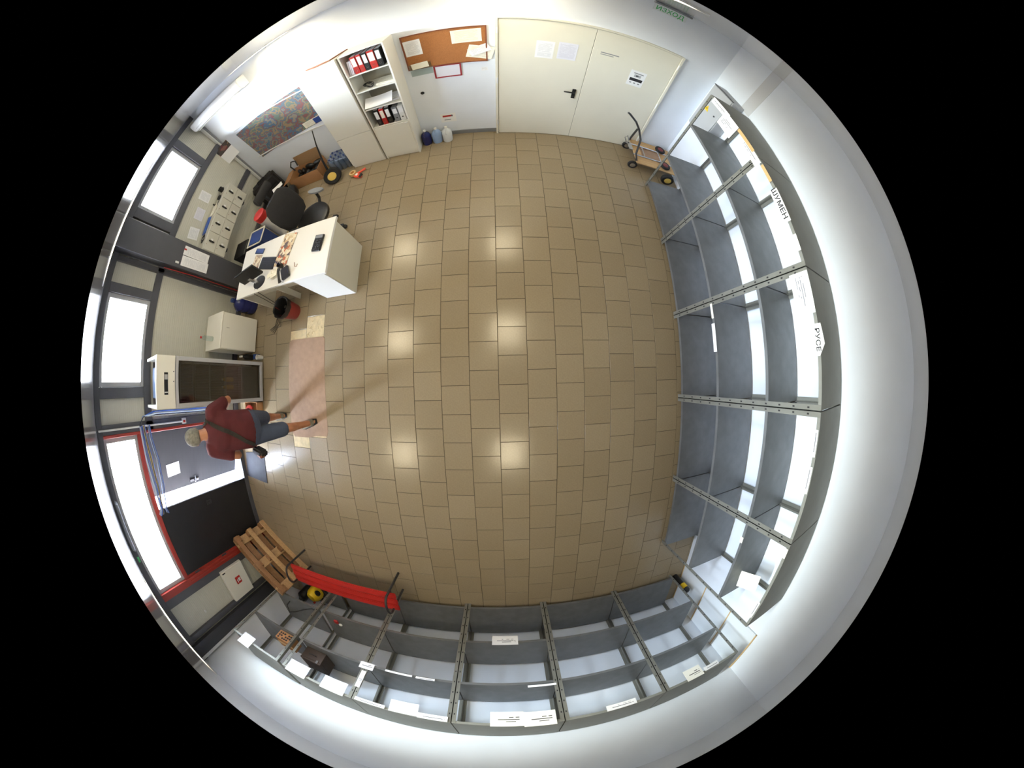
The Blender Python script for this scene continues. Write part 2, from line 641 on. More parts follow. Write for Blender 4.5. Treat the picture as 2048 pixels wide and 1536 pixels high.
# bare screed where tiles were taken up, with a worn sheet lying in it
part('screed_patch', MB().box(-2.432, -2.136, -.646, .85, -.004, -.0022).box(-2.732, -2.436, -.796, .70, -.004, -.0022), 'screed', floor, label='bare cream screed where tiles are missing')
rm = MB()
ring = [(-2.745, .56), (-2.70, .585), (-2.14, .578), (-2.112, .55), (-2.106, .1), (-2.098, -.3), (-2.10, -.57), (-2.125, -.625), (-2.30, -.63), (-2.42, -.655), (-2.70, -.66), (-2.735, -.60), (-2.75, -.2)]
rm.prism(ring, -.002, .003)
single('floor_mat', rm, 'mat_brown', 'worn brown sheet lying over the gap in the tiles near the red shirted man', 'mat', (-2.42, 0, -.002))
mbp = MB()
for i in range(9):
    a = random.uniform(0, 6.28)
    x, y = random.uniform(-2.40, -2.17), random.uniform(.63, .80)
    mbp.tube([(x, y, .001), (x + .03 * math.cos(a), y + .03 * math.sin(a), .004), (x + .05 * math.cos(a + .8), y + .05 * math.sin(a + .8), .001)], .004, 5)
part('screed_ridge', mbp, 'screed', floor)

# ---- ceiling and plain walls
struct('ceiling', MB().box(-4.35, 2.90, -3.80, 3.80, ZC, ZC + .12), 'ceiling_panel', label='pale glossy ceiling panels')
wt = struct('wall_top', MB().box(-4.35, 2.85, YT, YT + .15, -.16, ZC), 'wall_white', label='white plaster wall behind the double door and cabinets')
wr = struct('wall_right', MB().box(XR, XR + .15, -3.77, YT, -.16, ZC), 'wall_white', label='white plaster wall behind the long row of shelving')
wb = struct('wall_bottom', MB().box(-4.35, XR, YB - .15, YB, -.16, ZC), 'wall_white', label='white plaster wall behind the shelving with the red bench')
struct('baseboard_top', MB().box(-1.05, .0, YT - .015, YT, 0, .075), 'grey_plastic', .003)
struct('trim_1', MB().box(-4.085, -4.035, -3.575, -3.515, 0, ZC), 'light_plastic', .004, label='white edge trim at the end of the plaster wall')
struct('trim_2', MB().box(-4.115, -4.06, 3.545, 3.60, 0, 2.50), 'light_plastic', .006, label='white pipe casing running down the corner under the air conditioner')
struct('trim_3', MB().box(-4.06, -4.045, 3.565, 3.598, 0, 2.50), 'grey_plastic', .003)
struct('trim_4', MB().box(XR - .004, XR, 2.76, 2.95, 2.0, ZC), 'duct_grey', label='flat grey duct cover on the white wall above the electrical cabinet')  # thin grey sheet laid flat on the wall
struct('ground', MB().box(-40, -4.35, -30, 30, -.30, -.12), 'concrete_out', label='pale concrete yard outside the glazed wall')  # added out of view, pale so that it bounces daylight through the windows

struct('eave', MB().box(-6.25, -4.36, -6, 6, 2.98, 3.08), 'sash_grey', label='flat eave sheltering the glazed wall outside')  # added out of view, blocks high sky at the door gap and windows
# ---- glazed left wall: dark steel frame with ribbed infill panels
wl = struct('wall_left', MB().box(-4.16, -4.09, YB, YT, 0, .09), 'steel_dark', .003, label='dark steel framed wall with pale ribbed panels and windows')
def rail(y0, y1, z0, z1, name='rail', m='steel_dark', x1=-4.085):
    return part(name, MB().box(-4.17, x1, y0, y1, z0, z1), m, wl, .003)
rail(YB, YT, 2.80, ZC, x1=-4.07)
rail(1.40, YT, 1.80, 1.93)
rail(-.47, 1.40, 1.80, 1.93)
rail(2.06, YT, .80, .92)  # dark band across the lower panel, boxed like the frame
for a, b, z0, z1 in ((3.05, 3.18, 1.93, 2.8), (1.93, 2.06, 1.93, 2.8), (1.385, 1.45, .09, 2.8), (1.03, 1.14, 1.93, 2.8), (-.09, .03, 1.93, 2.8), (-.47, -.36, .09, 2.8), (-2.66, -2.525, .09, 2.8), (-3.27, -3.18, .09, 2.8)):
    rail(a, b, z0, z1, 'mullion')
def ribbed(name, y0, y1, z0, z1):
    """pale sheet with shallow horizontal ribs"""
    n = max(2, int((z1 - z0) / .04))
    vs, fs = [], []
    for i in range(n):
        za = z0 + (z1 - z0) * i / n
        zb = z0 + (z1 - z0) * (i + 1) / n
        for z, x in ((za, -4.135), (za + .004, -4.1305), (zb - .004, -4.1305), (zb, -4.135)):
            vs += [(x, y0, z), (x, y1, z)]
    k = len(vs) // 2
    for i in range(k - 1):
        fs.append((2 * i, 2 * i + 1, 2 * i + 3, 2 * i + 2))
    mb = MB().add(vs, fs)
    mb.box(-4.17, -4.136, y0, y1, z0, z1)
    return part(name, mb, 'panel_grey', wl)
for a, b, z0, z1 in ((3.18, 3.60, 1.93, 2.80), (2.06, 3.60, .09, 1.80), (1.45, 2.06, .09, 2.80), (1.14, 1.385, 1.93, 2.80), (-.36, 1.385, .09, 1.80), (-.36, -.09, 1.93, 2.80), (-3.18, -2.66, .09, 2.80), (-3.62, -3.27, .09, 2.80)):
    ribbed('panel', a, b, z0, z1)

def window(n, y0, y1, z0, z1, label, s=.055):
    w = thing('window_%d' % n, label, 'window', (XL, (y0 + y1) / 2, z0), kind='structure')
    for a in ((y0, y1, z0, z0 + s), (y0, y1, z1 - s, z1), (y0, y0 + s, z0 + s, z1 - s), (y1 - s, y1, z0 + s, z1 - s)):
        part('window_frame', MB().box(-4.165, -4.115, *a), 'sash_grey', w, .004)
    part('pane', MB().box(-4.150, -4.144, y0 + s, y1 - s, z0 + s, z1 - s), 'glass', w)
    return w
window(1, 2.06, 3.05, 1.93, 2.80, 'window high in the steel wall above the bank of drawers')
window(2, .03, 1.03, 1.93, 2.80, 'window high in the steel wall above the small refrigerator')
window(3, -2.42, -.50, 2.13, 2.80, 'wide transom window above the dark double door')

# ---- dark double door with red frame, one leaf ajar (opens outwards)
d1 = thing('door_1', 'dark double door in a red frame with one leaf ajar', 'door', (XL, -1.45, 0), kind='structure')
for a in ((-.50, -.465, 0, 2.80), (-2.525, -2.42, 0, 2.80), (-2.42, -.50, 2.045, 2.13)):
    part('door_frame', MB().box(-4.17, -4.07, *a), 'frame_red', d1, .004)
part('door_stop', MB().box(-4.17, -4.10, -2.42, -2.39, 0, 2.045).box(-4.10, -4.055, -2.475, -2.46, .02, 2.04), 'frame_red', d1, .003)
fl = part('door_leaf', MB().box(-4.15, -4.10, -2.39, -1.435, .012, 2.04), 'door_black', d1, .004, label='closed black door leaf')
for z in (.35, 1.05, 1.75):
    part('hinge', MB().cyl((-4.085, -2.405, z), (-4.085, -2.405, z + .11), .012, n=10), 'dark_metal', d1, smooth=True)
part('latch', MB().box(-4.10, -4.085, -1.60, -1.54, .95, 1.06).cyl((-4.085, -1.57, 1.0), (-4.06, -1.57, 1.0), .02, n=12), 'dark_metal', fl, .002)
AJ = R(24)
lf = link('door_leaf', MB().box(-.05, 0, -.955, 0, .012, 2.04).mesh('door_leaf', bevel=.004), 'door_slate', d1)
lf.location = (-4.10 - XL, -.505 + 1.45, 0)
lf.rotation_euler = (0, 0, -AJ)
lf['label'] = 'slate door leaf standing ajar with a paper taped to it'
part('lever', MB().box(0, .012, -.895, -.855, .93, 1.13).tube([(.006, -.875, 1.03), (.05, -.875, 1.03), (.055, -.86, 1.03), (.055, -.76, 1.03)], .010, 8), 'dark_metal', lf, glob=False)
part('lock', MB().cyl((.0, -.875, .96), (.02, -.875, .96), .014, n=12), 'chrome', lf, glob=False)

# ---- cream double door in the top wall
d2 = thing('door_2', 'cream flush double door in the white wall', 'door', (1.04, YT, 0), kind='structure')
for a in ((.0, .03, 0, 2.13), (2.09, 2.125, 0, 2.13), (.03, 2.09, 2.105, 2.13)):
    part('door_frame', MB().box(a[0], a[1], 3.535, 3.60, a[2], a[3]), 'door_cream', d2, .003)
la = part('door_leaf', MB().box(.034, 1.048, 3.55, 3.60, .008, 2.10), 'door_cream', d2, .003)
lb = part('door_leaf', MB().box(1.054, 2.086, 3.55, 3.60, .008, 2.10), 'door_cream', d2, .003)
part('door_gap', MB().box(1.046, 1.056, 3.556, 3.60, .008, 2.10), 'cab_edge', d2)
for z in (.2, 1.0, 1.86):
    part('hinge', MB().cyl((.022, 3.535, z), (.022, 3.535, z + .10), .012, n=10), 'light_plastic', d2, smooth=True)
    part('hinge', MB().cyl((2.098, 3.535, z), (2.098, 3.535, z + .10), .012, n=10), 'light_plastic', d2, smooth=True)
part('lever', MB().obox((.965, 3.542, .89), (.045, .014, .17)).tube([(.965, 3.545, .93), (.965, 3.50, .93), (.95, 3.492, .93), (.83, 3.492, .935)], .0115, 10).cyl((.965, 3.536, .84), (.965, 3.528, .84), .013, n=10), 'black_plastic', la, .002, smooth=True)

# ---- steel columns against the left wall
def hcolumn(y0, y1, x0, x1, m, label):
    c = thing('steel_column', label, 'column', ((x0 + x1) / 2, (y0 + y1) / 2, 0), kind='structure')
    part('front_flange', MB().box(x1 - .018, x1, y0, y1, 0, ZC), m, c, .003)
    part('back_flange', MB().box(x0, x0 + .018, y0, y1, 0, ZC), m, c, .003)
    ym = (y0 + y1) / 2
    part('web', MB().box(x0 + .018, x1 - .018, ym - .008, ym + .008, 0, ZC), m, c)
    return c
c1 = hcolumn(1.455, 1.805, -4.08, -3.88, 'steel_dark', 'grey steel column between the two windows with a notice on it')
part('side_plate', MB().box(-4.08, -3.90, 1.46, 1.468, 0, ZC), 'steel_black', c1)  # black sheet stands in for shade in the column's open side
part('cable', MB().tube([(-3.97, 1.448, .1), (-3.96, 1.445, .7), (-3.97, 1.448, 1.25), (-4.02, 1.447, 1.85)], .006, 6), 'red_plastic', c1, smooth=True)
c2 = hcolumn(-3.505, -3.285, -4.085, -4.02, 'steel_black', 'black steel column in the corner beside the shelving')
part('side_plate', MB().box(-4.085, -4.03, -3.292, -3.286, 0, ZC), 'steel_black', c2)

# ---- fluorescent ceiling lights
mat('tube_glow', (255, 250, 236), .5, emit=((255, 240, 204), LAMP_POWER))
def ceiling_light(x, y, label, h=.30):
    t = thing('ceiling_light', label, 'light', (x, y, ZC), group='fluorescent ceiling lights')
    part('trim_frame', MB().box(x - h, x + h, y - h, y - h + .02, ZC - .006, ZC).box(x - h, x + h, y + h - .02, y + h, ZC - .006, ZC)
         .box(x - h, x - h + .02, y - h + .02, y + h - .02, ZC - .006, ZC).box(x + h - .02, x + h, y - h + .02, y + h - .02, ZC - .006, ZC), 'light_plastic', t)
    part('diffuser', MB().box(x - h + .02, x + h - .02, y - h + .02, y + h - .02, ZC - .004, ZC - .001), 'tube_glow', t)
    return t
for x, y, lb_ in ((-2.2, 3.10, 'fluorescent ceiling light above the tall white cabinet'), (.10, 3.05, 'fluorescent ceiling light in front of the cream double door'),
                  (-2.2, .95, 'fluorescent ceiling light above the white desk'), (.13, 1.02, 'fluorescent ceiling light over the open middle floor'),
                  (-2.2, -1.55, 'fluorescent ceiling light above the dark door'), (.10, -1.55, 'fluorescent ceiling light facing the shelving without bench')):
    ceiling_light(x, y, lb_)

# ================================================================ SHELVING
LV = (.10, .745, 1.42, 2.0)
def shelving(name_label, a0, a1, side, levels=LV, drop=()):
    """one bay: four perforated angle uprights, trays between; side 'right' runs along y, 'bottom' along x"""
    if side == 'right':
        P = lambda u, d, z: (2.08 + d, u, z)
        base = (2.38, (a0 + a1) / 2, 0)
    else:
        P = lambda u, d, z: (u, -2.976 - d, z)
        base = ((a0 + a1) / 2, -3.276, 0)
    D = .60
    t = thing('shelving_unit', name_label, 'shelving', base, group='grey steel shelving along two walls')
    def bx(mb, u0, u1, d0, d1, z0, z1):
        p, q = P(u0, d0, z0), P(u1, d1, z1)
        return mb.box(min(p[0], q[0]), max(p[0], q[0]), min(p[1], q[1]), max(p[1], q[1]), z0, z1)
    W, T = .040, .003
    for u, s in ((a0, 1), (a1, -1)):
        for d, e in ((0, 1), (D, -1)):
            mb = MB()
            bx(mb, u, u + s * W, d, d + e * T, 0, 1.995)
            bx(mb, u, u + s * T, d, d + e * W, 0, 1.995)
            up = part('upright', mb, 'upright_steel', t)
            hm = MB()
            for z in range(12):
                zz = .12 + z * .158
                bx(hm, u + s * .014, u + s * .026, d - e * .0006, d - e * .0001 if e > 0 else d + .0006, zz, zz + .022)
            if e > 0:
                h = part('slot_row', hm, 'hole_dark', up)
                h['kind'] = 'stuff'
    for i, z in enumerate(levels):
        if i in drop:
            continue
        mb = MB()
        th = .034
        bx(mb, a0 + .004, a1 - .004, .004, D - .004, z - .003, z)
        bx(mb, a0 + .004, a1 - .004, .003, .006, z - th, z - .002)
        bx(mb, a0 + .004, a1 - .004, D - .006, D - .003, z - th, z - .002)
        bx(mb, a0 + .004, a0 + .007, .004, D - .004, z - th, z - .002)
        bx(mb, a1 - .007, a1 - .004, .004, D - .004, z - th, z - .002)
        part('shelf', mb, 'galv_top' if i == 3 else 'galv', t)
    return t
RY = (2.72, 1.722, .724, -.262, -1.266, -2.236)
RL = ('shelving bay nearest the hand truck, with the warning cabinet behind', 'shelving bay under the paper reading ШУМЕН', 'shelving bay under the arrow sign reading РУСЕ',
      'shelving bay along the white wall just past the РУСЕ bay', 'end shelving bay nearest the empty wall corner, tape on a shelf')
for i in range(5):
    shelving(RL[i], RY[i + 1] + .002, RY[i] - .002, 'right')
BX = (-3.40, -2.53, -2.455, -1.525, -1.525, -.54, -.54, .46, .46, 1.462, 1.462, 2.44)
BL = ('shelving bay in the corner holding the yellow machine', 'shelving bay behind the red bench', 'shelving bay to the right of the bench end',
      'middle shelving bay with the two joined cream notices', 'shelving bay between the cream notices and the end bay', 'end shelving bay beside the bare white wall corner')
for i in range(6):
    shelving(BL[i], BX[2 * i] + .002, BX[2 * i + 1] - .002, 'bottom')

# ---- sheets taped to the shelf fronts
def rlabel(y0, y1, z0, z1, m, label, roll=0., poly=None, x=2.074):
    return sheet('shelf_label', label, 'label', abs(y0 - y1), abs(z1 - z0), (x, (y0 + y1) / 2, (z0 + z1) / 2), 'right', m, roll, poly=poly)
def blabel(x0, x1, z0, z1, m, label, roll=0., y=-2.969):
    return sheet('shelf_label', label, 'label', abs(x0 - x1), abs(z1 - z0), ((x0 + x1) / 2, y, (z0 + z1) / 2), 'bottom', m, roll)
rlabel(2.64, 2.30, 1.93, 2.015, 'page_label', 'long rounded label nearest the electrical cabinet, top of shelving')
rlabel(2.38, 2.11, 1.80, 2.005, 'page_label', 'white printed sheet on the top shelf, second from the electrical cabinet', x=2.071)
rlabel(1.98, 1.66, 1.90, 1.995, 'page_label', 'printed strip hanging beside the cut shelving upright', x=2.072)
rlabel(2.10, 1.80, 1.965, 2.008, 'tape_yellow', 'yellowed tape strip along the top shelf edge between two sheets', x=2.070)
rlabel(1.64, 1.46, 1.968, 2.006, 'tape_yellow', 'short piece of yellowed tape just before the ШУМЕН paper')
sh = rlabel(1.385, 1.085, 1.915, 2.012, 'paper', 'white paper reading ШУМЕН on the top shelf')
text('ШУМЕН', .075, sh, (-.02, 0, .0018), 'ink', bold=.001)
rlabel(.975, .845, 1.965, 2.006, 'paper', 'small torn blank label between the ШУМЕН paper and the double upright')
rlabel(.695, .395, 1.80, 2.0, 'page_label', 'printed sheet hanging beside the double upright next to РУСЕ')
ru = rlabel(.32, .105, 1.94, 2.04, 'paper', 'arrow shaped white sign reading РУСЕ', poly=[(-.108, -.05), (.108, -.05), (.108, .005), (.03, .062), (-.108, .040)])
text('РУСЕ', .062, ru, (.0, -.006, .0018), 'ink', bold=.0008)
rlabel(-.385, -.575, 1.945, 1.995, 'page_label', 'narrow label on top shelf, first past the double upright')
rlabel(-.645, -.845, 1.935, 1.995, 'page_label', 'narrow label on top shelf, second past the double upright')
rlabel(-1.31, -1.40, 1.955, 2.0, 'paper_warm', 'tiny scrap of paper on the end bay, top shelf')
rlabel(-1.90, -2.10, 1.93, 1.985, 'page_label', 'narrow label at the far end of the top shelf by the wall corner')
rlabel(-1.44, -1.50, 1.38, 1.42, 'paper_warm', 'tiny scrap of paper on the third shelf of the end bay')
rlabel(.70, .55, .715, .748, 'paper_warm', 'short cream strip on the second shelf of the РУСЕ bay')
rlabel(.50, .22, .70, .75, 'paper', 'long torn white strip on the second shelf of the РУСЕ bay')
sheet('paper_sheet', 'tilted plain paper leaning on the third shelf of the end bay', 'paper', .20, .28, (2.33, -2.02, 1.56), 'right', 'paper_warm', .12, R(-14))

blabel(-3.205, -2.99, 1.88, 2.12, 'page', 'square printed sheet at the corner end of the top shelf')
blabel(-2.38, -2.10, 1.82, 2.04, 'paper', 'blank white sheet beside the double uprights above the cardboard box')
blabel(-1.90, -1.615, 1.81, 2.025, 'paper', 'blank white sheet just above the bench bay, second of two')
blabel(-1.60, -1.43, 1.375, 1.485, 'page_label', 'printed card on the third shelf behind the bench end')
blabel(-1.545, -1.49, 1.52, 1.80, 'page_label', 'tall narrow label stuck on the upright behind the bench end')
blabel(-1.49, -1.17, 1.945, 1.995, 'page_label', 'long thin strip on the top shelf next to the upright label')
blabel(-1.13, -.85, 1.82, 1.995, 'page', 'faintly printed white sheet on the top shelf right of the bench', .03)
blabel(-.85, -.57, 1.925, 2.0, 'page_label', 'two line label ending at the double upright')
blabel(-.195, .10, 1.81, 2.015, 'page_big', 'cream notice, one of the joined pair, farther from the wall corner', y=-2.968)
blabel(.10, .385, 1.825, 2.03, 'page_big', 'cream notice, one of the joined pair, nearer the wall corner', y=-2.967)
blabel(.845, 1.14, 1.92, 2.0, 'page_label', 'thin strip of paper alone on its bay top edge')
blabel(1.71, 1.92, 1.83, 2.01, 'page_big', 'printed sheet on the end bay beside a narrow strip')
blabel(1.945, 2.14, 1.92, 1.985, 'page_label', 'narrow strip at the very end of the shelving')
blabel(-.20, .095, .63, .785, 'page_label', 'printed sheet with dark marks on the second shelf, middle bay', y=-2.968)
blabel(-1.30, -1.0, 1.40, 1.43, 'paper', 'long torn white strip along the third shelf')
blabel(-.96, -.76, 1.40, 1.432, 'page_label', 'short printed strip along the third shelf')
blabel(.16, .44, 1.44, 1.47, 'paper', 'torn white strip on the third shelf of the middle bay')

# ================================================================ TOP WALL
# ---- split air conditioner
ac = thing('air_conditioner', 'white split air conditioner high on the wall above the map', 'air conditioner', (-3.48, YT, 2.50))
prof = [(0, 0), (-.13, 0), (-.185, .035), (-.20, .09), (-.195, .22), (-.17, .25), (0, .25)]
mb = MB()
n_ = len(prof)
mb.add([(-4.04, YT + y, 2.50 + z) for y, z in prof] + [(-2.92, YT + y, 2.50 + z) for y, z in prof], [(i, (i + 1) % n_, n_ + (i + 1) % n_, n_ + i) for i in range(n_)] + [tuple(range(n_ - 1, -1, -1)), tuple(range(n_, 2 * n_))])
part('casing', mb, 'ac_white', ac, .008, 2, True)
part('louver', MB().obox((-3.48, YT - .155, 2.512), (.98, .075, .008), Matrix.Rotation(R(30), 3, 'X')), 'light_plastic', ac, .002)
part('air_slot', MB().box(-3.97, -2.99, YT - .203, YT - .193, 2.592, 2.597), 'grey_plastic', ac)

# ---- wall map
mp_ = thing('wall_map', 'large coloured road map hanging on the white wall under the air conditioner', 'map', (-3.03, YT, .95))
mo = sheet('map_sheet', '', '', 1.36, .84, (0, -.004, .43), 'top', 'map_print', R(3.5), parent=mp_)
tb = MB()
part('top_bar', MB().bar((-3.71, YT - .010, 1.845), (-2.35, YT - .010, 1.755), .014, .02), 'light_plastic', mp_)
part('bottom_bar', MB().bar((-3.735, YT - .010, .985), (-2.375, YT - .010, .905), .014, .02), 'light_plastic', mp_)
sheet('legend', '', '', .30, .13, (.50, -.0056, .115), 'top', 'page_warm', R(3.5), parent=mp_)
sheet('inset', '', '', .12, .12, (.60, -.0066, .115), 'top', 'blue_mid', R(3.5), parent=mp_)

# ---- tall white cabinets
def panelbox(t, name, x0, x1, y0, y1, z0, z1, m='cab_white', bevel=.0015, **k):
    return part(name, MB().box(x0, x1, y0, y1, z0, z1), m, t, bevel, **k)
CY = 3.235
k1 = thing('open_shelf_cabinet', 'tall white cabinet with open shelves of binders and papers', 'cabinet', (-1.32, 3.41, 0))
panelbox(k1, 'side_panel', -1.090, -1.070, CY, YT - .005, 0, 2.09)
panelbox(k1, 'side_panel', -1.580, -1.560, CY, YT - .005, 0, 2.09)
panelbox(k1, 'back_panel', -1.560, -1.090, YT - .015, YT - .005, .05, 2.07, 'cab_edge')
panelbox(k1, 'top_panel', -1.560, -1.090, CY, YT - .015, 2.07, 2.09)
for z in (.70, 1.06, 1.40, 1.71):
    panelbox(k1, 'shelf_board', -1.560, -1.090, CY + .008, YT - .015, z - .020, z)
panelbox(k1, 'base_panel', -1.560, -1.090, CY + .02, YT - .015, 0, .05)
dr = panelbox(k1, 'cabinet_door', -1.558, -1.092, CY - .006, CY + .012, .055, .675)
panelbox(dr, 'handle', -1.14, -1.10, CY - .020, CY - .006, .655, .668, 'light_plastic')
k2 = thing('closed_cabinet', 'tall white cabinet with closed doors beside the open shelves', 'cabinet', (-1.87, 3.40, 0))
panelbox(k2, 'carcass', -2.13, -1.605, CY, YT - .005, 0, 2.09)
panelbox(k2, 'cabinet_door', -2.128, -1.607, CY - .020, CY - .002, .70, 2.085)
panelbox(k2, 'cabinet_door', -2.128, -1.607, CY - .020, CY - .002, .06, .692)
panelbox(k2, 'gap_strip', -1.605, -1.582, CY + .03, YT - .005, 0, 2.08, 'cab_edge')

# ---- binders and papers on the open shelves
def binder(x, z, w, col, lab, label, lean=0., hh=.30, d=.27, y=None):
    y = CY + .018 if y is None else y
    b = thing('ring_binder', label, 'binder', (x, y + d / 2, z), group='ring binders in the open cabinet')
    if lean:
        b.rotation_euler = (0, lean, 0)
    part('cover', MB().box(-w / 2, w / 2, -d / 2, d / 2, 0, hh), col, b, .003, glob=False)
    part('pages', MB().box(-w / 2 + .006, w / 2 - .006, -d / 2 + .012, d / 2 - .002, .004, hh + .0015), 'page_dense', b, glob=False)
    part('spine_label', MB().box(-w / 2 + .008, w / 2 - .008, -d / 2 - .0012, -d / 2 + .001, hh * .42, hh * .90), lab, b, glob=False)
    part('finger_ring', MB().lathe([(.011, 0), (.014, .001), (.014, .003), (.011, .003)], (0, -d / 2 - .0025, hh * .2), 12, Matrix.Rotation(R(90), 3, 'X'), cap=False), 'chrome', b, glob=False, smooth=True)
    return b
cx = -1.470
for w, col, lab, nm in ((.062, 'red_plastic', 'paper_warm', 'red binder, leftmost on the highest cabinet shelf'), (.056, 'red_plastic', 'paper', 'red binder, second on the highest cabinet shelf'),
                        (.056, 'black_plastic', 'paper', 'black binder standing between red ones on the highest shelf'), (.078, 'red_plastic', 'paper_warm', 'wide red binder on the highest cabinet shelf'),
                        (.060, 'black_plastic', 'paper', 'black binder at the right end of the highest cabinet shelf')):
    binder(cx + w / 2, 1.711, w, col, lab, nm)
    cx += w + .006
for i in range(7):
    w = .018
    o = single('paper_folder', MB().box(-.008, .008, -.11, .11, 0, .24), 'page_dense', 'grey document folder in the row leaning at the left of the highest shelf, number %s from the side' % ('one', 'two', 'three', 'four', 'five', 'six', 'seven')[i] if i < 3 else 'grey document folder lying across the tops of the binders', 'folder', group='document folders')
    if i < 3:
        o.location = (-1.545 + i * .020, CY + .16, 1.7125)
        o.rotation_euler = (0, R(6), 0)
        o['label'] = ('grey document folder against the cabinet side on the highest shelf', 'grey document folder in the middle of three on the highest shelf', 'grey document folder touching the red binder on the highest shelf')[i]
    else:
        COL.objects.unlink(o)
        bpy.data.objects.remove(o)
cx = -1.485
for w, col, lab, nm in ((.062, 'black_plastic', 'paper', 'black binder at the left end of the lowest open shelf'), (.062, 'red_plastic', 'paper_warm', 'red binder on the lowest open shelf'), (.062, 'black_plastic', 'paper', 'black binder right of the red one on the lowest open shelf')):
    binder(cx + w / 2, .701, w, col, lab, nm)
    cx += w + .010
for i, nm in enumerate(('grey box file beside the black binder on the lowest open shelf', 'pale box file at the right side of the lowest open shelf')):
    b = thing('box_file', nm, 'box file', (-1.218 + i * .076, CY + .155, .701))
    part('body', MB().box(-.034, .034, -.135, .135, 0, .27), ('grey_plastic', 'light_plastic')[i], b, .003, glob=False)
    part('finger_hole', MB().cyl((0, -.136, .07), (0, -.1335, .07), .011, n=12), 'hole_dark', b, glob=False)
    part('spine_label', MB().box(-.026, .026, -.1362, -.134, .15, .24), 'page', b, glob=False)
def stack(x, y, z, n, w, h, m, label, rot=0., t=.006, jit=.012, bend=0.):
    mb = MB()
    for i in range(n):
        r = Matrix.Rotation(rot + random.uniform(-.08, .08), 3, 'Z')
        mb.obox((x + random.uniform(-jit, jit), y + random.uniform(-jit, jit), z + t * (i + .5)), (w, h, t * .92), r)
    return single('paper_stack', mb, m, label, 'papers', (x, y, z))
stack(-1.25, CY + .17, 1.061, 6, .24, .20, 'page', 'heap of loose white sheets on the third cabinet shelf', .1, .010)
b = sheet('paper_sheet', 'curled white sheet hanging over the edge of the cabinet shelf below the cables', 'paper', .34, .20, (-1.36, CY + .05, 1.150), 'up', 'paper', .12, R(24), curl=.02)
stack(-1.20, CY + .15, 1.401, 4, .22, .20, 'page_warm', 'thin heap of papers on the cable shelf of the cabinet', -.1, .008)
cb = MB()
for q in range(3):
    pts = []
    for i in range(22):
        a = i * .62
        pts.append((-1.43 + .06 * math.cos(a + q) + .012 * q, CY + .10 + .06 * math.sin(a * .9 + q), 1.408 + .05 * abs(math.sin(a * .5 + q * .8)) + .004 * q))
    cb.tube(pts, .004, 6)
single('cable_tangle', cb, 'black_plastic', 'tangle of dark cables on the second cabinet shelf', 'cables', (-1.43, CY + .1, 1.401), smooth=True)
st = MB().tube([(-2.03, 3.36, 2.108), (-1.86, 3.28, 2.108), (-1.66, 3.235, 2.110), (-1.60, 3.40, 2.106), (-1.56, 3.52, 2.104)], [.010, .014, .013, .012, .010], 8)
single('wrapped_stick', st, 'frame_brown', 'bent brown stick lying on top of the tall white cabinets', 'stick', (-1.8, 3.3, 2.091), smooth=True)

# ---- cork board and framed paper
ck = thing('cork_board', 'brown cork notice board on the wall above the plastic jugs', 'notice board', (-.54, YT, 1.37))
part('cork', MB().box(-.985, -.10, YT - .016, YT - .002, 1.39, 1.97), 'cork', ck)
for a in ((-1.0, -.985, 1.375, 1.985), (-.10, -.085, 1.375, 1.985), (-.985, -.10, 1.375, 1.39), (-.985, -.10, 1.97, 1.985)):
    part('board_frame', MB().box(a[0], a[1], YT - .024, YT - .001, a[2], a[3]), 'frame_brown', ck, .002)
sheet('paper_sheet', 'framed pale sheet at the left of the cork board', 'paper', .19, .27, (-.885, YT - .0175, 1.76), 'top', 'page', .02)
sheet('paper_sheet', 'wide printed sheet at the upper right of the cork board', 'paper', .32, .22, (-.30, YT - .0175, 1.83), 'top', 'page_warm', .02)
sheet('paper_sheet', 'white sheet pinned askew on the cork board, undermost of the overlapping pair', 'paper', .29, .21, (-.16, YT - .0185, 1.54), 'top', 'page_warm', R(-14))
sheet('paper_sheet', 'white sheet pinned askew on the cork board, on top of the overlapping pair', 'paper', .24, .13, (-.17, YT - .0215, 1.58), 'top', 'page', R(24), R(-5))
pk = sheet('paper_pocket', 'clear plastic pocket with a cream sheet under the cork board', 'pocket', .26, .21, (-.85, YT - .027, 1.37), 'top', 'bottle_glass', .04)
sheet('pocket_paper', '', '', .20, .10, (0, .07, .0016), 'up', 'paper_warm', .05, parent=pk)
cf = thing('framed_certificate', 'white certificate in a maroon frame below the cork board', 'frame', (-.55, YT, 1.15))
for a in ((-.71, -.39, 1.15, 1.168), (-.71, -.39, 1.357, 1.375), (-.71, -.692, 1.168, 1.357), (-.408, -.39, 1.168, 1.357)):
    part('frame_bar', MB().box(a[0], a[1], YT - .018, YT - .001, a[2], a[3]), 'frame_maroon', cf, .002)
part('certificate', MB().box(-.692, -.408, YT - .010, YT - .006, 1.168, 1.357), 'page_dense', cf)
sheet('wall_sticker', 'small pale sticker on the wall between the cork board and the door', 'sticker', .075, .06, (-.125, YT - .0022, 1.235), 'top', 'page', .1)
single('wall_socket', MB().cyl((-.914, YT - .001, .923), (-.914, YT - .014, .923), .026, .022, 18), 'black_plastic', 'small round black fitting low on the white wall', 'fitting', (-.914, YT, .923), smooth=True)
sg = sheet('wall_sign', 'small white sign with a red bar low on the wall above the jugs', 'sign', .21, .17, (-.652, YT - .0025, .362), 'top', 'paper', .02)
part('red_bar', MB().box(-.075, .045, .02, .055, .0014, .0020), 'red_plastic', sg, glob=False)
part('dark_bar', MB().box(.047, .062, .02, .055, .0014, .0020), 'ink', sg, glob=False)
part('print_line', MB().box(-.06, .03, -.045, -.03, .0014, .0020), 'grey_plastic', sg, glob=False)

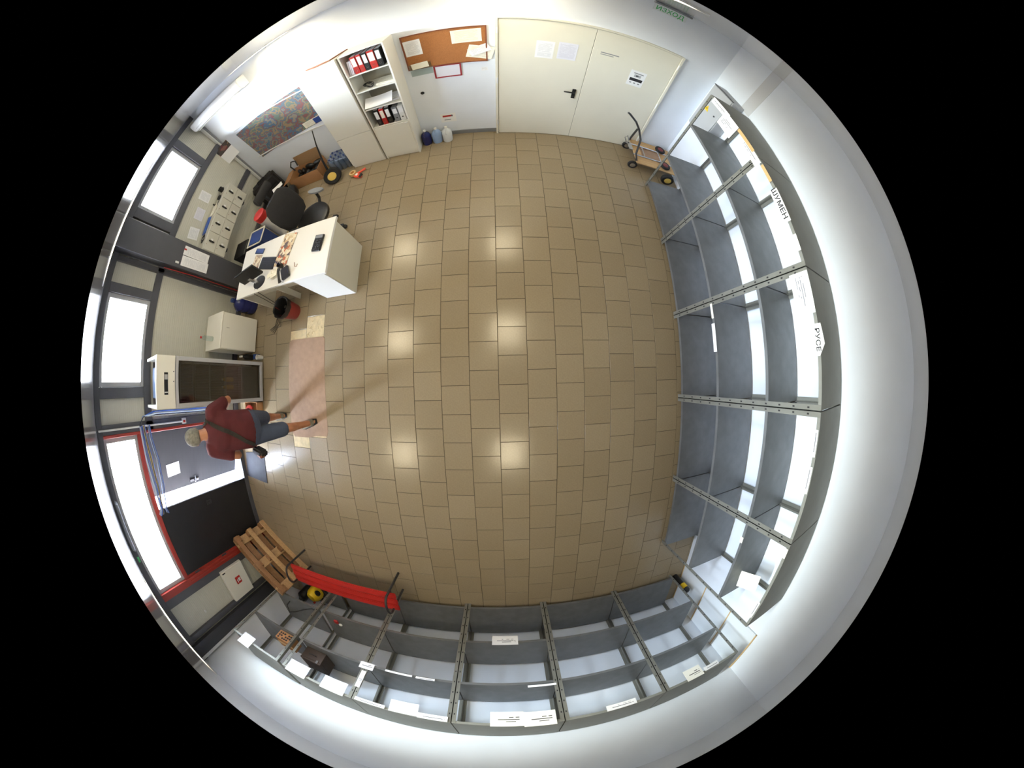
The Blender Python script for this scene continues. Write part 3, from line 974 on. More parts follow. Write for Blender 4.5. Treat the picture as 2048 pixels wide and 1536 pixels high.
# ---- sheets on the cream door
sheet('paper_sheet', 'crumpled printed sheet on the cream door, farther from the door split', 'paper', .20, .29, (.535, 3.5488, 1.61), 'top', 'page', -.02)
sheet('paper_sheet', 'lavender printed sheet on the cream door, nearer the door split', 'paper', .215, .29, (.785, 3.5488, 1.625), 'top', 'page_dense', -.01)
sheet('paper_strip', 'faint paper strip on the narrow half of the cream door', 'paper', .33, .14, (1.27, 3.5488, 1.69), 'top', 'door_cream', -.02)
part('print_line', MB().box(-.12, .10, .025, .04, .0014, .002), 'grey_plastic', bpy.data.objects['paper_strip'], glob=False)
part('print_line', MB().box(-.12, .04, -.005, .006, .0014, .002), 'grey_plastic', bpy.data.objects['paper_strip'], glob=False)
nt = sheet('notice', 'printed notice with a dark band on the narrow half of the cream door', 'notice', .21, .29, (1.675, 3.5488, 1.425), 'top', 'paper', -.02)
part('dark_band', MB().box(-.085, .085, -.055, .0, .0014, .002), 'ink', nt, glob=False)
part('title_line', MB().box(-.06, .07, .09, .105, .0014, .002), 'grey_plastic', nt, glob=False)
part('pictogram', MB().obox((0, .05, .0017), (.09, .05, .0006)), 'sash_grey', nt, glob=False)
part('arrow_mark', MB().prism([(-.02, .035), (.025, .05), (-.02, .065)], .0021, .0027), 'ink', nt, glob=False)
for i in range(3):
    part('small_mark', MB().box(-.07 + i * .055, -.045 + i * .055, -.10, -.08, .0014, .002), 'grey_plastic', nt, glob=False)
ex = thing('exit_sign', 'emergency exit sign with green letters ИЗХОД above the cream door', 'exit sign', (1.73, YT, 2.74))
part('housing', MB().box(1.53, 1.97, YT - .05, YT - .001, 2.865, 2.905), 'grey_plastic', ex, .006)
part('plate', MB().box(1.54, 1.93, YT - .016, YT - .010, 2.74, 2.865), 'clear_white', ex)
et = text('ИЗХОД', .11, ex, (0.0, -.0175, .055), 'green_sign', bold=.001, sx=.85)
et.rotation_euler = (R(90), 0, 0)

# ---- plastic jugs by the cabinet
def jug(x, y, m, label, h=.29, w=.115):
    t = thing('plastic_jug', label, 'jug', (x, y, 0), group='plastic jugs beside the cabinet')
    rings = []
    for z, a, b in ((0, .92, .92), (.02, 1, 1), (.17, 1, 1), (.215, .8, .85), (.245, .34, .40), (.262, .28, .3)):
        rings.append(((0, 0, z * h / .29), (w * .62 * a, 0, 0), (0, w * .62 * b, 0)))
    part('body', MB().loft(rings, 16), m, t, smooth=True, glob=False)
    part('cap', MB().lathe([(.022, .262), (.022, .286), (.018, .29)], n=14), 'light_plastic', t, smooth=True, glob=False)
    part('handle', MB().tube([(0, -.03, .25), (0, -.075, .24), (0, -.082, .19), (0, -.062, .165)], .008, 7), m, t, smooth=True, glob=False)
jug(-.990, 3.44, 'blue_dark', 'dark blue plastic jug next to the cabinet')
jug(-.838, 3.455, 'blue_pale', 'pale blue plastic jug between the two others')
jug(-.690, 3.455, 'clear_white', 'clear white plastic jug at the wall')

# ---- electrical cabinet in the corner
ec = thing('electrical_cabinet', 'pale grey electrical cabinet with yellow warning triangle in the corner', 'cabinet', (2.60, 3.23, 1.12))
part('casing', MB().box(2.515, 2.695, 2.875, 3.335, 1.12, 2.03), 'sash_grey', ec, .004)
part('top_gasket', MB().box(2.502, 2.52, 2.875, 3.335, 2.018, 2.032), 'steel_dark', ec)  # dark strip drawn for the shadow gap along the top edge
ed = part('cabinet_door', MB().box(2.50, 2.513, 2.885, 3.325, 1.14, 2.012), 'sash_grey', ec, .004)
part('lock', MB().cyl((2.50, 2.97, 1.59), (2.492, 2.97, 1.59), .013, n=12), 'dark_metal', ed)
part('warning_triangle', MB().add([(2.4985, 3.225, 1.545), (2.4985, 3.115, 1.545), (2.4985, 3.17, 1.645), (2.4995, 3.225, 1.545), (2.4995, 3.115, 1.545), (2.4995, 3.17, 1.645)], [(0, 1, 2), (5, 4, 3), (0, 3, 4, 1), (1, 4, 5, 2), (2, 5, 3, 0)]), 'yellow', ed)
part('lightning_mark', MB().add([(2.4980, 3.178, 1.612), (2.4980, 3.186, 1.580), (2.4980, 3.170, 1.584), (2.4980, 3.164, 1.556), (2.4980, 3.156, 1.595), (2.4980, 3.170, 1.591)], [(0, 1, 2, 5), (5, 2, 3, 4)]), 'ink', ed)

# ---- platform trolley standing by the corner
hx, hy, ha = 2.29, 3.25, R(-4)
ht = thing('platform_trolley', 'wooden platform trolley with dark metal push handle in the corner by the cream door', 'trolley', (hx, hy, 0), ha)
G = dict(glob=False)
part('deck_board', MB().box(-.33, .36, .13, .30, .17, .19), 'plywood', ht, .003, **G)
part('deck_board', MB().box(-.33, .36, -.30, -.13, .17, .19), 'plywood', ht, .003, **G)
part('deck_board', MB().box(.13, .36, -.13, .13, .17, .19), 'plywood', ht, .003, **G)
part('deck_board', MB().box(-.33, -.20, -.13, .13, .17, .19), 'plywood', ht, .003, **G)
part('deck_panel', MB().box(-.20, .13, -.13, .13, .165, .18), 'mat_brown', ht, .002, **G)
for y in (-.125, .125):
    part('frame_tube', MB().tube([(-.36, y, .205), (.30, y, .205)], .012, 8), 'chrome', ht, smooth=True, **G)
for x in (-.17, .11):
    part('frame_tube', MB().tube([(x, -.12, .206), (x, .12, .206)], .010, 8), 'chrome', ht, smooth=True, **G)
part('push_handle', MB().tube([(-.33, -.26, .19), (-.36, -.20, .28), (-.33, -.05, .48), (-.40, .0, .64), (-.50, -.02, .78), (-.63, -.04, .90), (-.66, -.045, .92)], .016, 8), 'dark_metal', ht, smooth=True, **G)
part('push_handle', MB().tube([(-.33, .26, .19), (-.36, .2, .28), (-.40, .05, .60), (-.405, .0, .65)], .016, 8), 'dark_metal', ht, smooth=True, **G)
part('hook', MB().tube([(-.36, .10, .20), (-.43, .10, .22), (-.47, .14, .30), (-.42, .19, .31), (-.38, .16, .24)], .009, 7), 'chrome', ht, smooth=True, **G)
part('hook_plate', MB().box(-.40, -.34, -.03, .15, .195, .215), 'chrome', ht, .003, **G)
def wheel(t, x, y, r, w, hub, z=None, name='wheel'):
    z = r if z is None else z
    wv = part(name, MB().lathe([(r * .55, -w / 2), (r * .92, -w / 2), (r, -w * .25), (r, w * .25), (r * .92, w / 2), (r * .55, w / 2)], (x, y, z), 20, Matrix.Rotation(R(90), 3, 'X')), 'rubber', t, smooth=True, **G)
    part('wheel_hub', MB().lathe([(r * .25, -w * .62), (r * .56, -w * .55), (r * .56, w * .55), (r * .25, w * .62)], (x, y, z), 16, Matrix.Rotation(R(90), 3, 'X')), hub, wv, smooth=True, **G)
wheel(ht, -.35, -.25, .075, .035, 'chrome')
wheel(ht, -.35, .22, .075, .035, 'chrome')
for x, y in ((.17, .19), (.15, -.20)):
    wv = part('wheel', MB().lathe([(.045, -.02), (.078, -.02), (.085, -.01), (.085, .01), (.078, .02), (.045, .02)], (x, y, .225), 20), 'rubber', ht, smooth=True, **G)
    part('wheel_hub', MB().lathe([(.012, -.022), (.048, -.022), (.048, .021), (.012, .026)], (x, y, .225), 16), 'hub_red', wv, smooth=True, **G)
wheel(ht, .20, -.385, .105, .06, 'hub_yellow')
wheel(ht, .20, .25, .105, .06, 'hub_yellow')

# ================================================================ LEFT SIDE: DESK AND OFFICE CORNER
dk = thing('office_desk', 'white office desk with a solid drawer pedestal at one end', 'desk', (-2.41, 1.375, 0))
part('desk_top', MB().box(-3.20, -2.235, 1.05, 1.70, .715, .75), 'desk_white', dk, .003)
part('desk_top', MB().box(-2.231, -1.635, 1.05, 1.70, .715, .75), 'desk_white', dk, .003)
pd = part('pedestal', MB().box(-2.12, -1.675, 1.065, 1.69, .0, .714), 'desk_side', dk, .003)
part('back_sheet', MB().box(-2.115, -1.68, 1.056, 1.064, .01, .71), 'desk_white', pd)  # whiter sheet puts the light falling on this side into its colour
part('end_panel', MB().box(-3.18, -3.155, 1.08, 1.68, 0, .714), 'desk_side', dk, .002)
part('modesty_panel', MB().box(-3.155, -2.12, 1.20, 1.22, .30, .714), 'desk_side', dk, .002)
part('cross_rail', MB().box(-3.155, -2.12, 1.10, 1.125, .60, .714), 'desk_side', dk, .002)
part('inner_panel', MB().box(-2.62, -2.60, 1.125, 1.20, 0, .60), 'desk_side', dk, .002)
DZ = .7505
# newspapers
def paper_flat(name, label, cat, w, h, x, y, m, rot, z=DZ, t=.004, curl=0.):
    return sheet(name, label, cat, w, h, (x, y, z), 'up', m, rot, t=t, curl=curl)
paper_flat('newspaper', 'open colour newspaper lying across the white desk', 'newspaper', .22, .40, -2.31, 1.47, 'newspaper', R(-12))
paper_flat('newspaper', 'sheets of newsprint under the colour newspaper on the desk', 'newspaper', .20, .36, -2.34, 1.45, 'newspaper_b', R(-20), DZ, .003).location.z = DZ
for o in [q for q in bpy.data.objects if q.name.startswith('newspaper')]:
    if o['label'].startswith('open'):
        o.location.z = DZ + .0045
paper_flat('magazine', 'folded magazine at the far end of the desk beside the keyboard', 'magazine', .15, .22, -2.86, 1.44, 'newspaper_b', R(-14), DZ, .006)
tab = thing('tablet', 'thin dark tablet at the far back edge of the desk', 'tablet', (-2.84, 1.60, DZ), R(-16))
part('body', MB().box(-.10, .10, -.035, .035, 0, .008), 'black_plastic', tab, .003, glob=False)
part('screen', MB().box(-.094, .094, -.031, .031, .0078, .0084), 'blue_mid', tab, glob=False)
# keyboard
kb = thing('keyboard', 'black keyboard beside the newspaper on the desk', 'keyboard', (-2.60, 1.375, DZ), R(-14))
part('body', MB().box(-.15, .15, -.075, .075, 0, .016), 'black_plastic', kb, .004, glob=False)
km = MB()
for r_ in range(5):
    for c_ in range(14):
        km.box(-.143 + c_ * .0205, -.126 + c_ * .0205, -.064 + r_ * .026, -.043 + r_ * .026, .016, .020)
ko = part('key', km, 'black_plastic', kb, glob=False)
ko['kind'] = 'stuff'
# calculator
ca = thing('calculator', 'black desk calculator alone on the empty end of the desk', 'calculator', (-1.795, 1.405, DZ), R(-8))
part('body', MB().obox((0, 0, .012), (.12, .185, .022), Matrix.Rotation(R(3), 3, 'X')), 'black_plastic', ca, .004, glob=False)
part('display', MB().obox((0, .068, .0285), (.10, .032, .004), Matrix.Rotation(R(8), 3, 'X')), 'grey_plastic', ca, .001, glob=False)
km = MB()
for r_ in range(5):
    for c_ in range(5):
        km.box(-.052 + c_ * .0215, -.036 + c_ * .0215, -.083 + r_ * .025, -.066 + r_ * .025, .021 + .0008 * r_, .0275 + .0008 * r_)
ko = part('key', km, 'dark_metal', ca, glob=False)
ko['kind'] = 'stuff'
# monitor seen from above
mo_ = thing('monitor', 'black flat monitor with oval foot at the far end of the desk', 'monitor', (-2.70, 1.165, DZ), R(10))
part('foot', MB().loft([((0, 0, 0), (.11, 0, 0), (0, .075, 0)), ((0, 0, .010), (.108, 0, 0), (0, .073, 0)), ((0, 0, .016), (.06, 0, 0), (0, .04, 0))], 24), 'black_plastic', mo_, smooth=True, glob=False)
part('neck', MB().obox((0, -.01, .10), (.05, .025, .18)), 'chrome', mo_, .004, glob=False)
sc_ = part('screen_case', MB().obox((0, .03, .21), (.36, .030, .21), Matrix.Rotation(R(-6), 3, 'X')), 'black_plastic', mo_, .006, 2, glob=False)
part('screen', MB().obox((0, .0475, .211), (.34, .002, .19), Matrix.Rotation(R(-6), 3, 'X')), 'steel_black', sc_, glob=False)
# phone, cup, papers
ph = thing('desk_phone', 'black desk telephone near the middle of the desk front edge', 'phone', (-2.20, 1.155, DZ), R(20))
part('base', MB().obox((0, 0, .030), (.11, .13, .036), Matrix.Rotation(R(8), 3, 'X')), 'black_plastic', ph, .006, 2, glob=False)
part('handset', MB().tube([(-.075, -.085, .05), (-.075, -.05, .062), (-.075, .05, .066), (-.075, .085, .054)], [.021, .015, .015, .021], 10), 'black_plastic', ph, smooth=True, glob=False)
part('keypad', MB().obox((.02, 0, .043), (.06, .07, .004), Matrix.Rotation(R(8), 3, 'X')), 'blue_mid', ph, glob=False)
cu = thing('paper_cup', 'black pen cup beside the desk telephone', 'cup', (-2.30, 1.26, DZ))
part('cup_wall', MB().lathe([(.026, 0), (.032, .075), (.029, .075), (.024, .005)], n=16), 'black_plastic', cu, smooth=True, glob=False)
part('pen', MB().tube([(.01, 0, .01), (.03, .02, .13)], .004, 6), 'light_plastic', cu, glob=False)
part('pen', MB().tube([(-.01, .005, .01), (-.03, .03, .12)], .004, 6), 'blue_mid', cu, glob=False)
cl = MB()
for i in range(9):
    a = random.uniform(-.5, .5)
    cl.obox((-2.43 + random.uniform(-.05, .05), 1.185 + random.uniform(-.04, .04), DZ + .004 + i * .006), (random.uniform(.05, .13), random.uniform(.04, .08), .005), Matrix.Rotation(a, 3, 'Z'))
single('paper_clutter', cl, 'page_warm', 'small heap of notes between the monitor foot and the telephone', 'papers', (-2.43, 1.185, DZ))
single('eyeglasses', MB().tube([(-2.105, 1.26, DZ + .006), (-2.09, 1.21, DZ + .008), (-2.06, 1.20, DZ + .006), (-2.05, 1.23, DZ + .006)], .003, 6), 'frame_brown', 'thin reddish wire piece on the desk by the telephone', 'clip', (-2.08, 1.22, DZ), smooth=True)
cab_ = MB()
cab_.tube([(-2.72, 1.13, .752), (-2.70, 1.045, .745), (-2.74, 1.035, .55), (-2.84, 1.04, .25), (-2.88, 1.04, .03), (-2.92, 1.0, .012)], .004, 6)
cab_.tube([(-2.78, 1.12, .752), (-2.78, 1.042, .742), (-2.82, 1.035, .50), (-2.92, 1.04, .2), (-2.96, 1.02, .02)], .0035, 6)
o = single('monitor_cable', cab_, 'black_plastic', 'thin black cables hanging down the front of the desk', 'cables', (-2.7, 1.04, 0), smooth=True)
# power strip and its leads
ps = thing('power_strip', 'white power strip with plugs on the floor under the desk', 'power strip', (-3.02, 1.02, 0), R(-30))
part('body', MB().box(-.13, .13, -.028, .028, 0, .04), 'light_plastic', ps, .005, glob=False)
for i in range(3):
    part('plug', MB().box(-.09 + i * .07, -.05 + i * .07, -.02, .02, .04, .075), ('black_plastic', 'light_plastic', 'black_plastic')[i], ps, .004, glob=False)
lm = MB()
for q in range(4):
    lm.tube([(-.05 + .05 * q, 0, .06), (-.02 + .06 * q, -.07, .05), (.03 + .05 * q, -.10 - .02 * q, .012), (.06 + .02 * q, -.20, .012), (-.02 + .04 * q, -.30, .012)], .004, 6)
part('lead', lm, 'black_plastic', ps, smooth=True, glob=False)['kind'] = 'stuff'

# ---- waste bin
bn = thing('waste_bin', 'red waste bin with a black liner in front of the desk', 'bin', (-2.68, .955, 0))
part('bucket', MB().lathe([(.10, 0), (.102, .01), (.132, .30), (.128, .30), (.098, .012)], n=28), 'red_bin', bn, smooth=True, glob=False)
ln = []
for j, (r_, z) in enumerate(((.136, .24), (.142, .30), (.140, .325), (.126, .315), (.112, .20), (.10, .12), (.03, .10))):
    ln.append((r_, z))
lnm = MB().lathe(ln, n=28, cap=False)
for v in lnm.v:
    v += Vector((random.uniform(-.006, .006), random.uniform(-.006, .006), random.uniform(-.006, .006)))
part('liner', lnm, 'black_plastic', bn, smooth=True, glob=False)
rub = MB()
for i in range(10):
    rub.ell((random.uniform(-.06, .06), random.uniform(-.06, .06), .13 + random.uniform(0, .03)), (.03, .025, .02), 8, 5)
part('rubbish', rub, 'black_soft', bn, glob=False)['kind'] = 'stuff'

# ---- office chair facing the desk end
ch = thing('office_chair', 'black office chair with headrest behind the white desk', 'chair', (-2.24, 2.02, 0), R(-12))
part('seat', MB().loft([((0, 0, .43), (.22, 0, 0), (0, .21, 0)), ((0, 0, .45), (.245, 0, 0), (0, .235, 0)), ((0, 0, .49), (.24, 0, 0), (0, .23, 0)), ((0, 0, .505), (.19, 0, 0), (0, .18, 0))], 24), 'black_leather', ch, smooth=True, glob=False)
bk = []
for z, x, w, th in ((.52, -.20, .17, .03), (.60, -.225, .23, .045), (.75, -.245, .25, .05), (.92, -.265, .245, .05), (1.02, -.285, .21, .045), (1.08, -.295, .15, .03)):
    bk.append(((x, 0, z), (th, 0, th * .15), (0, w, 0)))
part('backrest', MB().loft(bk, 20), 'black_soft', ch, smooth=True, glob=False)
part('back_spine', MB().tube([(-.10, 0, .42), (-.24, 0, .46), (-.29, 0, .62), (-.33, 0, .95), (-.35, 0, 1.2)], .022, 8), 'black_plastic', ch, smooth=True, glob=False)
hr = []
for y in (-.15, -.14, 0, .14, .15):
    s_ = .7 if abs(y) > .145 else 1
    hr.append(((-.325, y, 1.24), (.035 * s_, 0, 0), (0, 0, .075 * s_)))
part('headrest', MB().loft(hr, 16), 'black_soft', ch, smooth=True, glob=False)
for s_ in (1, -1):
    ar = part('armrest', MB().loft([((.02, s_ * .29, .655), (.13, 0, 0), (0, .04, 0)), ((.02, s_ * .29, .665), (.135, 0, 0), (0, .045, 0)), ((.02, s_ * .29, .685), (.13, 0, 0), (0, .04, 0))], 18), 'grey_plastic' if s_ > 0 else 'black_plastic', ch, smooth=True, glob=False)
    part('armrest_post', MB().tube([(.0, s_ * .29, .655), (-.02, s_ * .285, .52), (-.01, s_ * .22, .455)], .02, 8), 'black_plastic', ar, smooth=True, glob=False)
part('gas_column', MB().cyl((0, 0, .09), (0, 0, .43), .028, n=14), 'dark_metal', ch, smooth=True, glob=False)
for i in range(5):
    a = i * 2 * math.pi / 5 + .3
    lg = part('base_arm', MB().bar((.03 * math.cos(a), .03 * math.sin(a), .10), (.25 * math.cos(a), .25 * math.sin(a), .075), .045, .03), 'black_plastic', ch, .005, glob=False)
    part('caster', MB().lathe([(.01, -.02), (.027, -.02), (.030, 0), (.027, .02), (.01, .02)], (.25 * math.cos(a), .25 * math.sin(a), .030), 12, Matrix.Rotation(R(90), 3, 'X')), 'rubber', lg, smooth=True, glob=False)

# ---- bank of eight drawers on the left wall
db = thing('drawer_cabinet', 'pale drawer cabinet with eight drawers against the left wall under the window', 'cabinet', (-4.0, 2.38, .70))
part('carcass', MB().box(-4.115, -3.885, 1.812, 2.965, .755, 1.245), 'panel_grey', db, .003)
part('wall_bracket', MB().box(-4.115, -3.93, 1.95, 2.0, .70, .755), 'steel_dark', db)
part('wall_bracket', MB().box(-4.115, -3.93, 2.80, 2.85, .70, .755), 'steel_dark', db)
dwm = MB().box(-.008, .008, -.139, .139, -.115, .115).mesh('drawer', bevel=.003)
dwm.materials.append(MATS['panel_grey'])
hdm = MB().box(.008, .024, -.008, .008, -.058, .058).box(.004, .022, -.016, -.006, .020, .028).box(.004, .022, -.016, -.006, -.028, -.020).mesh('drawer_handle')
hdm.materials.append(MATS['black_plastic'])
tgm = MB().box(.0078, .0092, .018, .045, -.022, .022).mesh('card_holder')
tgm.materials.append(MATS['paper'])
ktm = MB().cyl((.007, -.06, .09), (.011, -.06, .09), .006, n=8).mesh('drawer_lock')
ktm.materials.append(MATS['hub_red'])
for r_ in range(2):
    for c_ in range(4):
        q = link('drawer', dwm, None, db)
        q.location = (-3.878 + 4.0, 1.957 + c_ * .2860 - 2.38, .877 + r_ * .243 - .70)
        for d_, nm in ((hdm, 'drawer_handle'), (tgm, 'card_holder'), (ktm, 'drawer_lock')):
            link(nm, d_, None, q)
# things on top of the drawers
zz = 1.2465
cp = thing('black_cup', 'black mug on top of the drawer cabinet near the corner', 'mug', (-4.02, 2.86, zz))
part('mug_wall', MB().lathe([(.036, 0), (.042, .09), (.037, .09), (.032, .008)], n=18), 'black_plastic', cp, smooth=True, glob=False)
part('mug_handle', MB().tube([(.04, 0, .07), (.072, 0, .065), (.072, 0, .03), (.036, 0, .02)], .006, 7), 'black_plastic', cp, smooth=True, glob=False)
single('tape_roll', MB().lathe([(.022, 0), (.042, 0), (.042, .03), (.022, .03), (.022, 0)], (-4.01, 2.72, zz), 20, cap=False), 'black_plastic', 'dark tape roll beside the mug on the drawer cabinet', 'tape', (-4.01, 2.72, zz), smooth=True)
single('pliers', MB().tube([(-3.95, 2.70, zz + .008), (-3.96, 2.58, zz + .010), (-3.965, 2.52, zz + .008)], .007, 6), 'dark_metal', 'thin dark tool lying on the drawer cabinet', 'tool', (-3.96, 2.6, zz), smooth=True)
stack(-4.0, 2.47, zz, 4, .12, .20, 'page_warm', 'loose pale papers on the drawer cabinet', .2, .006)
single('folder_row', MB().obox((-4.04, 2.24, zz + .012), (.10, .30, .022), Matrix.Rotation(.05, 3, 'Z')), 'strap_blue', 'blue folder lying along the drawer cabinet', 'folder', (-4.04, 2.24, zz), .003)
single('stamp', MB().lathe([(.02, 0), (.02, .02), (.010, .03), (.014, .06), (.006, .07)], (-4.03, 2.58, zz), 14), 'black_plastic', 'small black stamp on the drawer cabinet', 'stamp', (-4.03, 2.58, zz), smooth=True)
single('cable_coil', MB().tube([(-4.0 + .05 * math.cos(a * .7), 1.98 + .05 * math.sin(a * .7) + .002 * a, zz + .006 + .002 * (a % 5)) for a in range(26)], .006, 6), 'black_plastic', 'coil of black cable on the drawer cabinet end by the column', 'cable', (-4.0, 1.98, zz), smooth=True)
# papers on the ribbed wall
sheet('paper_sheet', 'printed sheet on the ribbed wall above the drawers, nearest the corner', 'paper', .16, .26, (-4.127, 2.68, 1.52), 'left', 'page', .05)
sheet('paper_sheet', 'lavender sheet on the ribbed wall, middle of three above the drawers', 'paper', .19, .20, (-4.127, 2.39, 1.47), 'left', 'page_dense', .03)
sheet('paper_sheet', 'printed sheet on the ribbed wall above the drawers, nearest the steel column', 'paper', .18, .22, (-4.127, 2.08, 1.44), 'left', 'page', .1)
# calendar
cal = thing('wall_calendar', 'wall calendar with a dark picture in the corner by the map', 'calendar', (-4.04, 3.52, 1.37), R(-45))
part('picture', MB().box(-.006, 0, -.17, .17, .28, .46), 'calendar_print', cal, glob=False)
part('month_sheet', MB().box(-.006, 0, -.17, .17, 0, .28), 'page', cal, glob=False)
# open notice on the column
nb = thing('column_notice', 'spread of two printed pages fixed to the grey steel column', 'notice', (-3.879, 1.63, 1.03))
sheet('page_sheet', '', '', .135, .55, (0, -.067, .285), 'left', 'page', .02, parent=nb)
sheet('page_sheet', '', '', .125, .53, (0, .068, .300), 'left', 'page', .0, parent=nb)
part('clip', MB().box(-3.878, -3.872, 1.50, 1.525, 1.63, 1.70), 'light_plastic', nb)
part('clip', MB().box(-3.878, -3.872, 1.70, 1.72, 1.55, 1.60), 'red_plastic', nb)

# ---- dark items behind the desk
bx_ = thing('speaker_box', 'black boxy speaker beside the drawer cabinet behind the desk', 'speaker', (-3.70, 1.965, 0))
part('cabinet', MB().box(-.15, .15, -.13, .13, 0, .56), 'black_plastic', bx_, .008, glob=False)
part('grille', MB().box(.15, .156, -.11, .11, .03, .53), 'black_soft', bx_, glob=False)
cc = thing('blue_crate', 'blue plastic crate with pale rim behind the desk', 'crate', (-3.36, 2.06, 0))
part('crate_body', MB().box(-.16, .16, -.12, .12, 0, .54), 'blue_mid', cc, .02, 2, glob=False)
part('rim', MB().tube([(-.16, -.13, .54), (.14, -.13, .54), (.165, -.11, .54), (.165, .12, .54), (-.16, .12, .54)], .012, 8, closed=True), 'paper_warm', cc, smooth=True, glob=False)
rc = thing('canister', 'tall white canister with red top behind the office chair', 'bucket', (-3.30, 2.36, 0))
part('canister_body', MB().lathe([(.09, 0), (.10, .58), (.10, .60)], n=24), 'light_plastic', rc, smooth=True, glob=False)
part('lid', MB().lathe([(.105, .56), (.106, .68), (.09, .69)], n=24), 'red_plastic', rc, smooth=True, glob=False)

# ---- black bags in the corner
b1 = thing('suitcase', 'black fabric suitcase in the corner under the map', 'suitcase', (-3.80, 3.29, 0), R(38))
part('body', MB().box(-.24, .24, -.13, .13, .03, .60), 'black_soft', b1, .04, 3, True, glob=False)
part('front_pocket', MB().box(-.19, .19, -.165, -.12, .08, .40), 'black_soft', b1, .03, 2, True, glob=False)
part('handle', MB().tube([(-.08, 0, .59), (-.07, 0, .64), (.07, 0, .64), (.08, 0, .59)], .012, 8), 'black_plastic', b1, smooth=True, glob=False)
b2 = thing('black_bag', 'slumped shiny black bag in front of the suitcase', 'bag', (-3.30, 2.92, 0), R(20))
mbg = MB().ell((0, 0, .17), (.25, .22, .19), 20, 12)
for v in mbg.v:
    n3 = mnoise.noise(v * 6.0)
    v += Vector((v.x, v.y, (v.z - .17) * .6)).normalized() * n3 * .06
    v.z = max(v.z, .002)
part('body', mbg, 'black_leather', b2, smooth=True, glob=False)
part('strap', MB().tube([(-.12, -.05, .33), (-.05, -.12, .40), (.08, -.12, .39), (.14, -.03, .31)], .012, 7), 'black_plastic', b2, smooth=True, glob=False)
part('buckle', MB().ell((.02, -.14, .30), (.022, .012, .02), 10, 6), 'chrome', b2, smooth=True, glob=False)
sheet('paper_sheet', 'white folded paper tucked into the black bag', 'paper', .20, .09, (-3.40, 3.06, .43), 'up', 'paper', R(35), R(18), curl=.01)
# ---- cardboard box with tools
bo = thing('cardboard_box', 'open cardboard box of dark tools under the map', 'box', (-3.02, 3.40, 0))
part('front_wall', MB().box(-3.33, -2.715, 3.235, 3.242, .002, .275), 'cardboard', bo)
part('back_wall', MB().box(-3.33, -2.715, 3.565, 3.572, .002, .275), 'cardboard', bo)
part('side_wall', MB().box(-3.33, -3.323, 3.242, 3.565, .002, .275), 'cardboard', bo)
part('side_wall', MB().box(-2.722, -2.715, 3.242, 3.565, .002, .275), 'cardboard', bo)
part('bottom', MB().box(-3.33, -2.715, 3.235, 3.572, 0, .006), 'cardboard_in', bo)
part('back_flap', MB().obox((-2.98, 3.575, .40), (.50, .006, .25), Matrix.Rotation(R(-5), 3, 'X')), 'cardboard_in', bo)
part('side_flap', MB().obox((-3.42, 3.40, .25), (.20, .32, .006), Matrix.Rotation(R(-20), 3, 'Y')), 'cardboard', bo)
tl = MB()
random.seed(21)
for i in range(14):
    tl.ell((random.uniform(-3.25, -2.80), random.uniform(3.30, 3.50), random.uniform(.14, .28)), (random.uniform(.05, .11), random.uniform(.03, .07), random.uniform(.03, .06)), 10, 6, Matrix.Rotation(random.uniform(0, 3), 3, 'Z'))
single('tool_heap', tl, 'black_plastic', 'jumble of black power tools inside the cardboard box', 'tools', (-3.02, 3.40, .1), smooth=True, kind='stuff')
single('hose_loop', MB().tube([(-3.25, 3.45, .30), (-3.32, 3.50, .40), (-3.28, 3.54, .48), (-3.18, 3.52, .47), (-3.15, 3.46, .38)], .012, 8), 'black_plastic', 'black hose looping out of the cardboard box', 'hose', (-3.25, 3.5, .3), smooth=True)
# ---- garden wheel with pole, bottle pack, tape gun
wh = thing('wheel_on_pole', 'black wheel with yellow hub and long black pole beside the cardboard box', 'wheel', (-2.43, 3.07, 0), R(20))
Mw = Matrix.Rotation(R(60), 3, 'X')
wt_ = part('tyre', MB().lathe([(.07, -.04), (.125, -.045), (.145, -.02), (.145, .02), (.125, .045), (.07, .04)], (0, 0, .135), 26, Mw), 'rubber', wh, smooth=True, glob=False)
hub = part('wheel_hub', MB().lathe([(.02, -.02), (.072, -.034), (.072, .05), (.05, .056), (.02, .056)], (0, 0, .135), 20, Mw), 'hub_yellow', wh, smooth=True, glob=False)
part('pole', MB().tube([(-.05, .10, .12), (-.04, .20, .40), (.0, .30, .70), (.06, .37, .98)], [.020, .016, .010, .007], 8), 'black_plastic', wh, smooth=True, glob=False)
bp_ = thing('bottle_pack', 'blue shrink wrapped pack of water bottles by the closed cabinet', 'bottles', (-2.36, 3.40, 0))
part('wrap', MB().box(-.20, .20, -.13, .16, .004, .29), 'pack_film', bp_, .03, 2, True, glob=False)
btm = MB().lathe([(.036, 0), (.040, .01), (.040, .19), (.032, .23), (.013, .26), (.013, .285)], n=14).mesh('bottle', smooth=True)
btm.materials.append(MATS['bottle_grey'])
cpm = MB().lathe([(.0145, .283), (.0145, .302), (.012, .304)], n=12).mesh('bottle_cap', smooth=True)
cpm.materials.append(MATS['blue_mid'])
for i in range(4):
    for j in range(3):
        q = link('bottle', btm, None, bp_)
        q.location = (-.135 + i * .088, -.08 + j * .088, .006)
        link('bottle_cap', cpm, None, q)
tg = thing('tape_gun', 'orange red packing tape gun on the floor by the cabinet', 'tape gun', (-2.02, 3.0, 0), R(-30))
part('frame', MB().prism([(-.10, -.03), (.02, -.05), (.10, -.02), (.10, .01), (.02, .03), (-.10, .03)], .01, .05), 'orange_red', tg, .006, 2, True, glob=False)
part('handle', MB().tube([(-.02, .02, .035), (.02, .09, .035), (.05, .15, .035)], [.018, .017, .02], 10), 'orange_red', tg, smooth=True, glob=False)
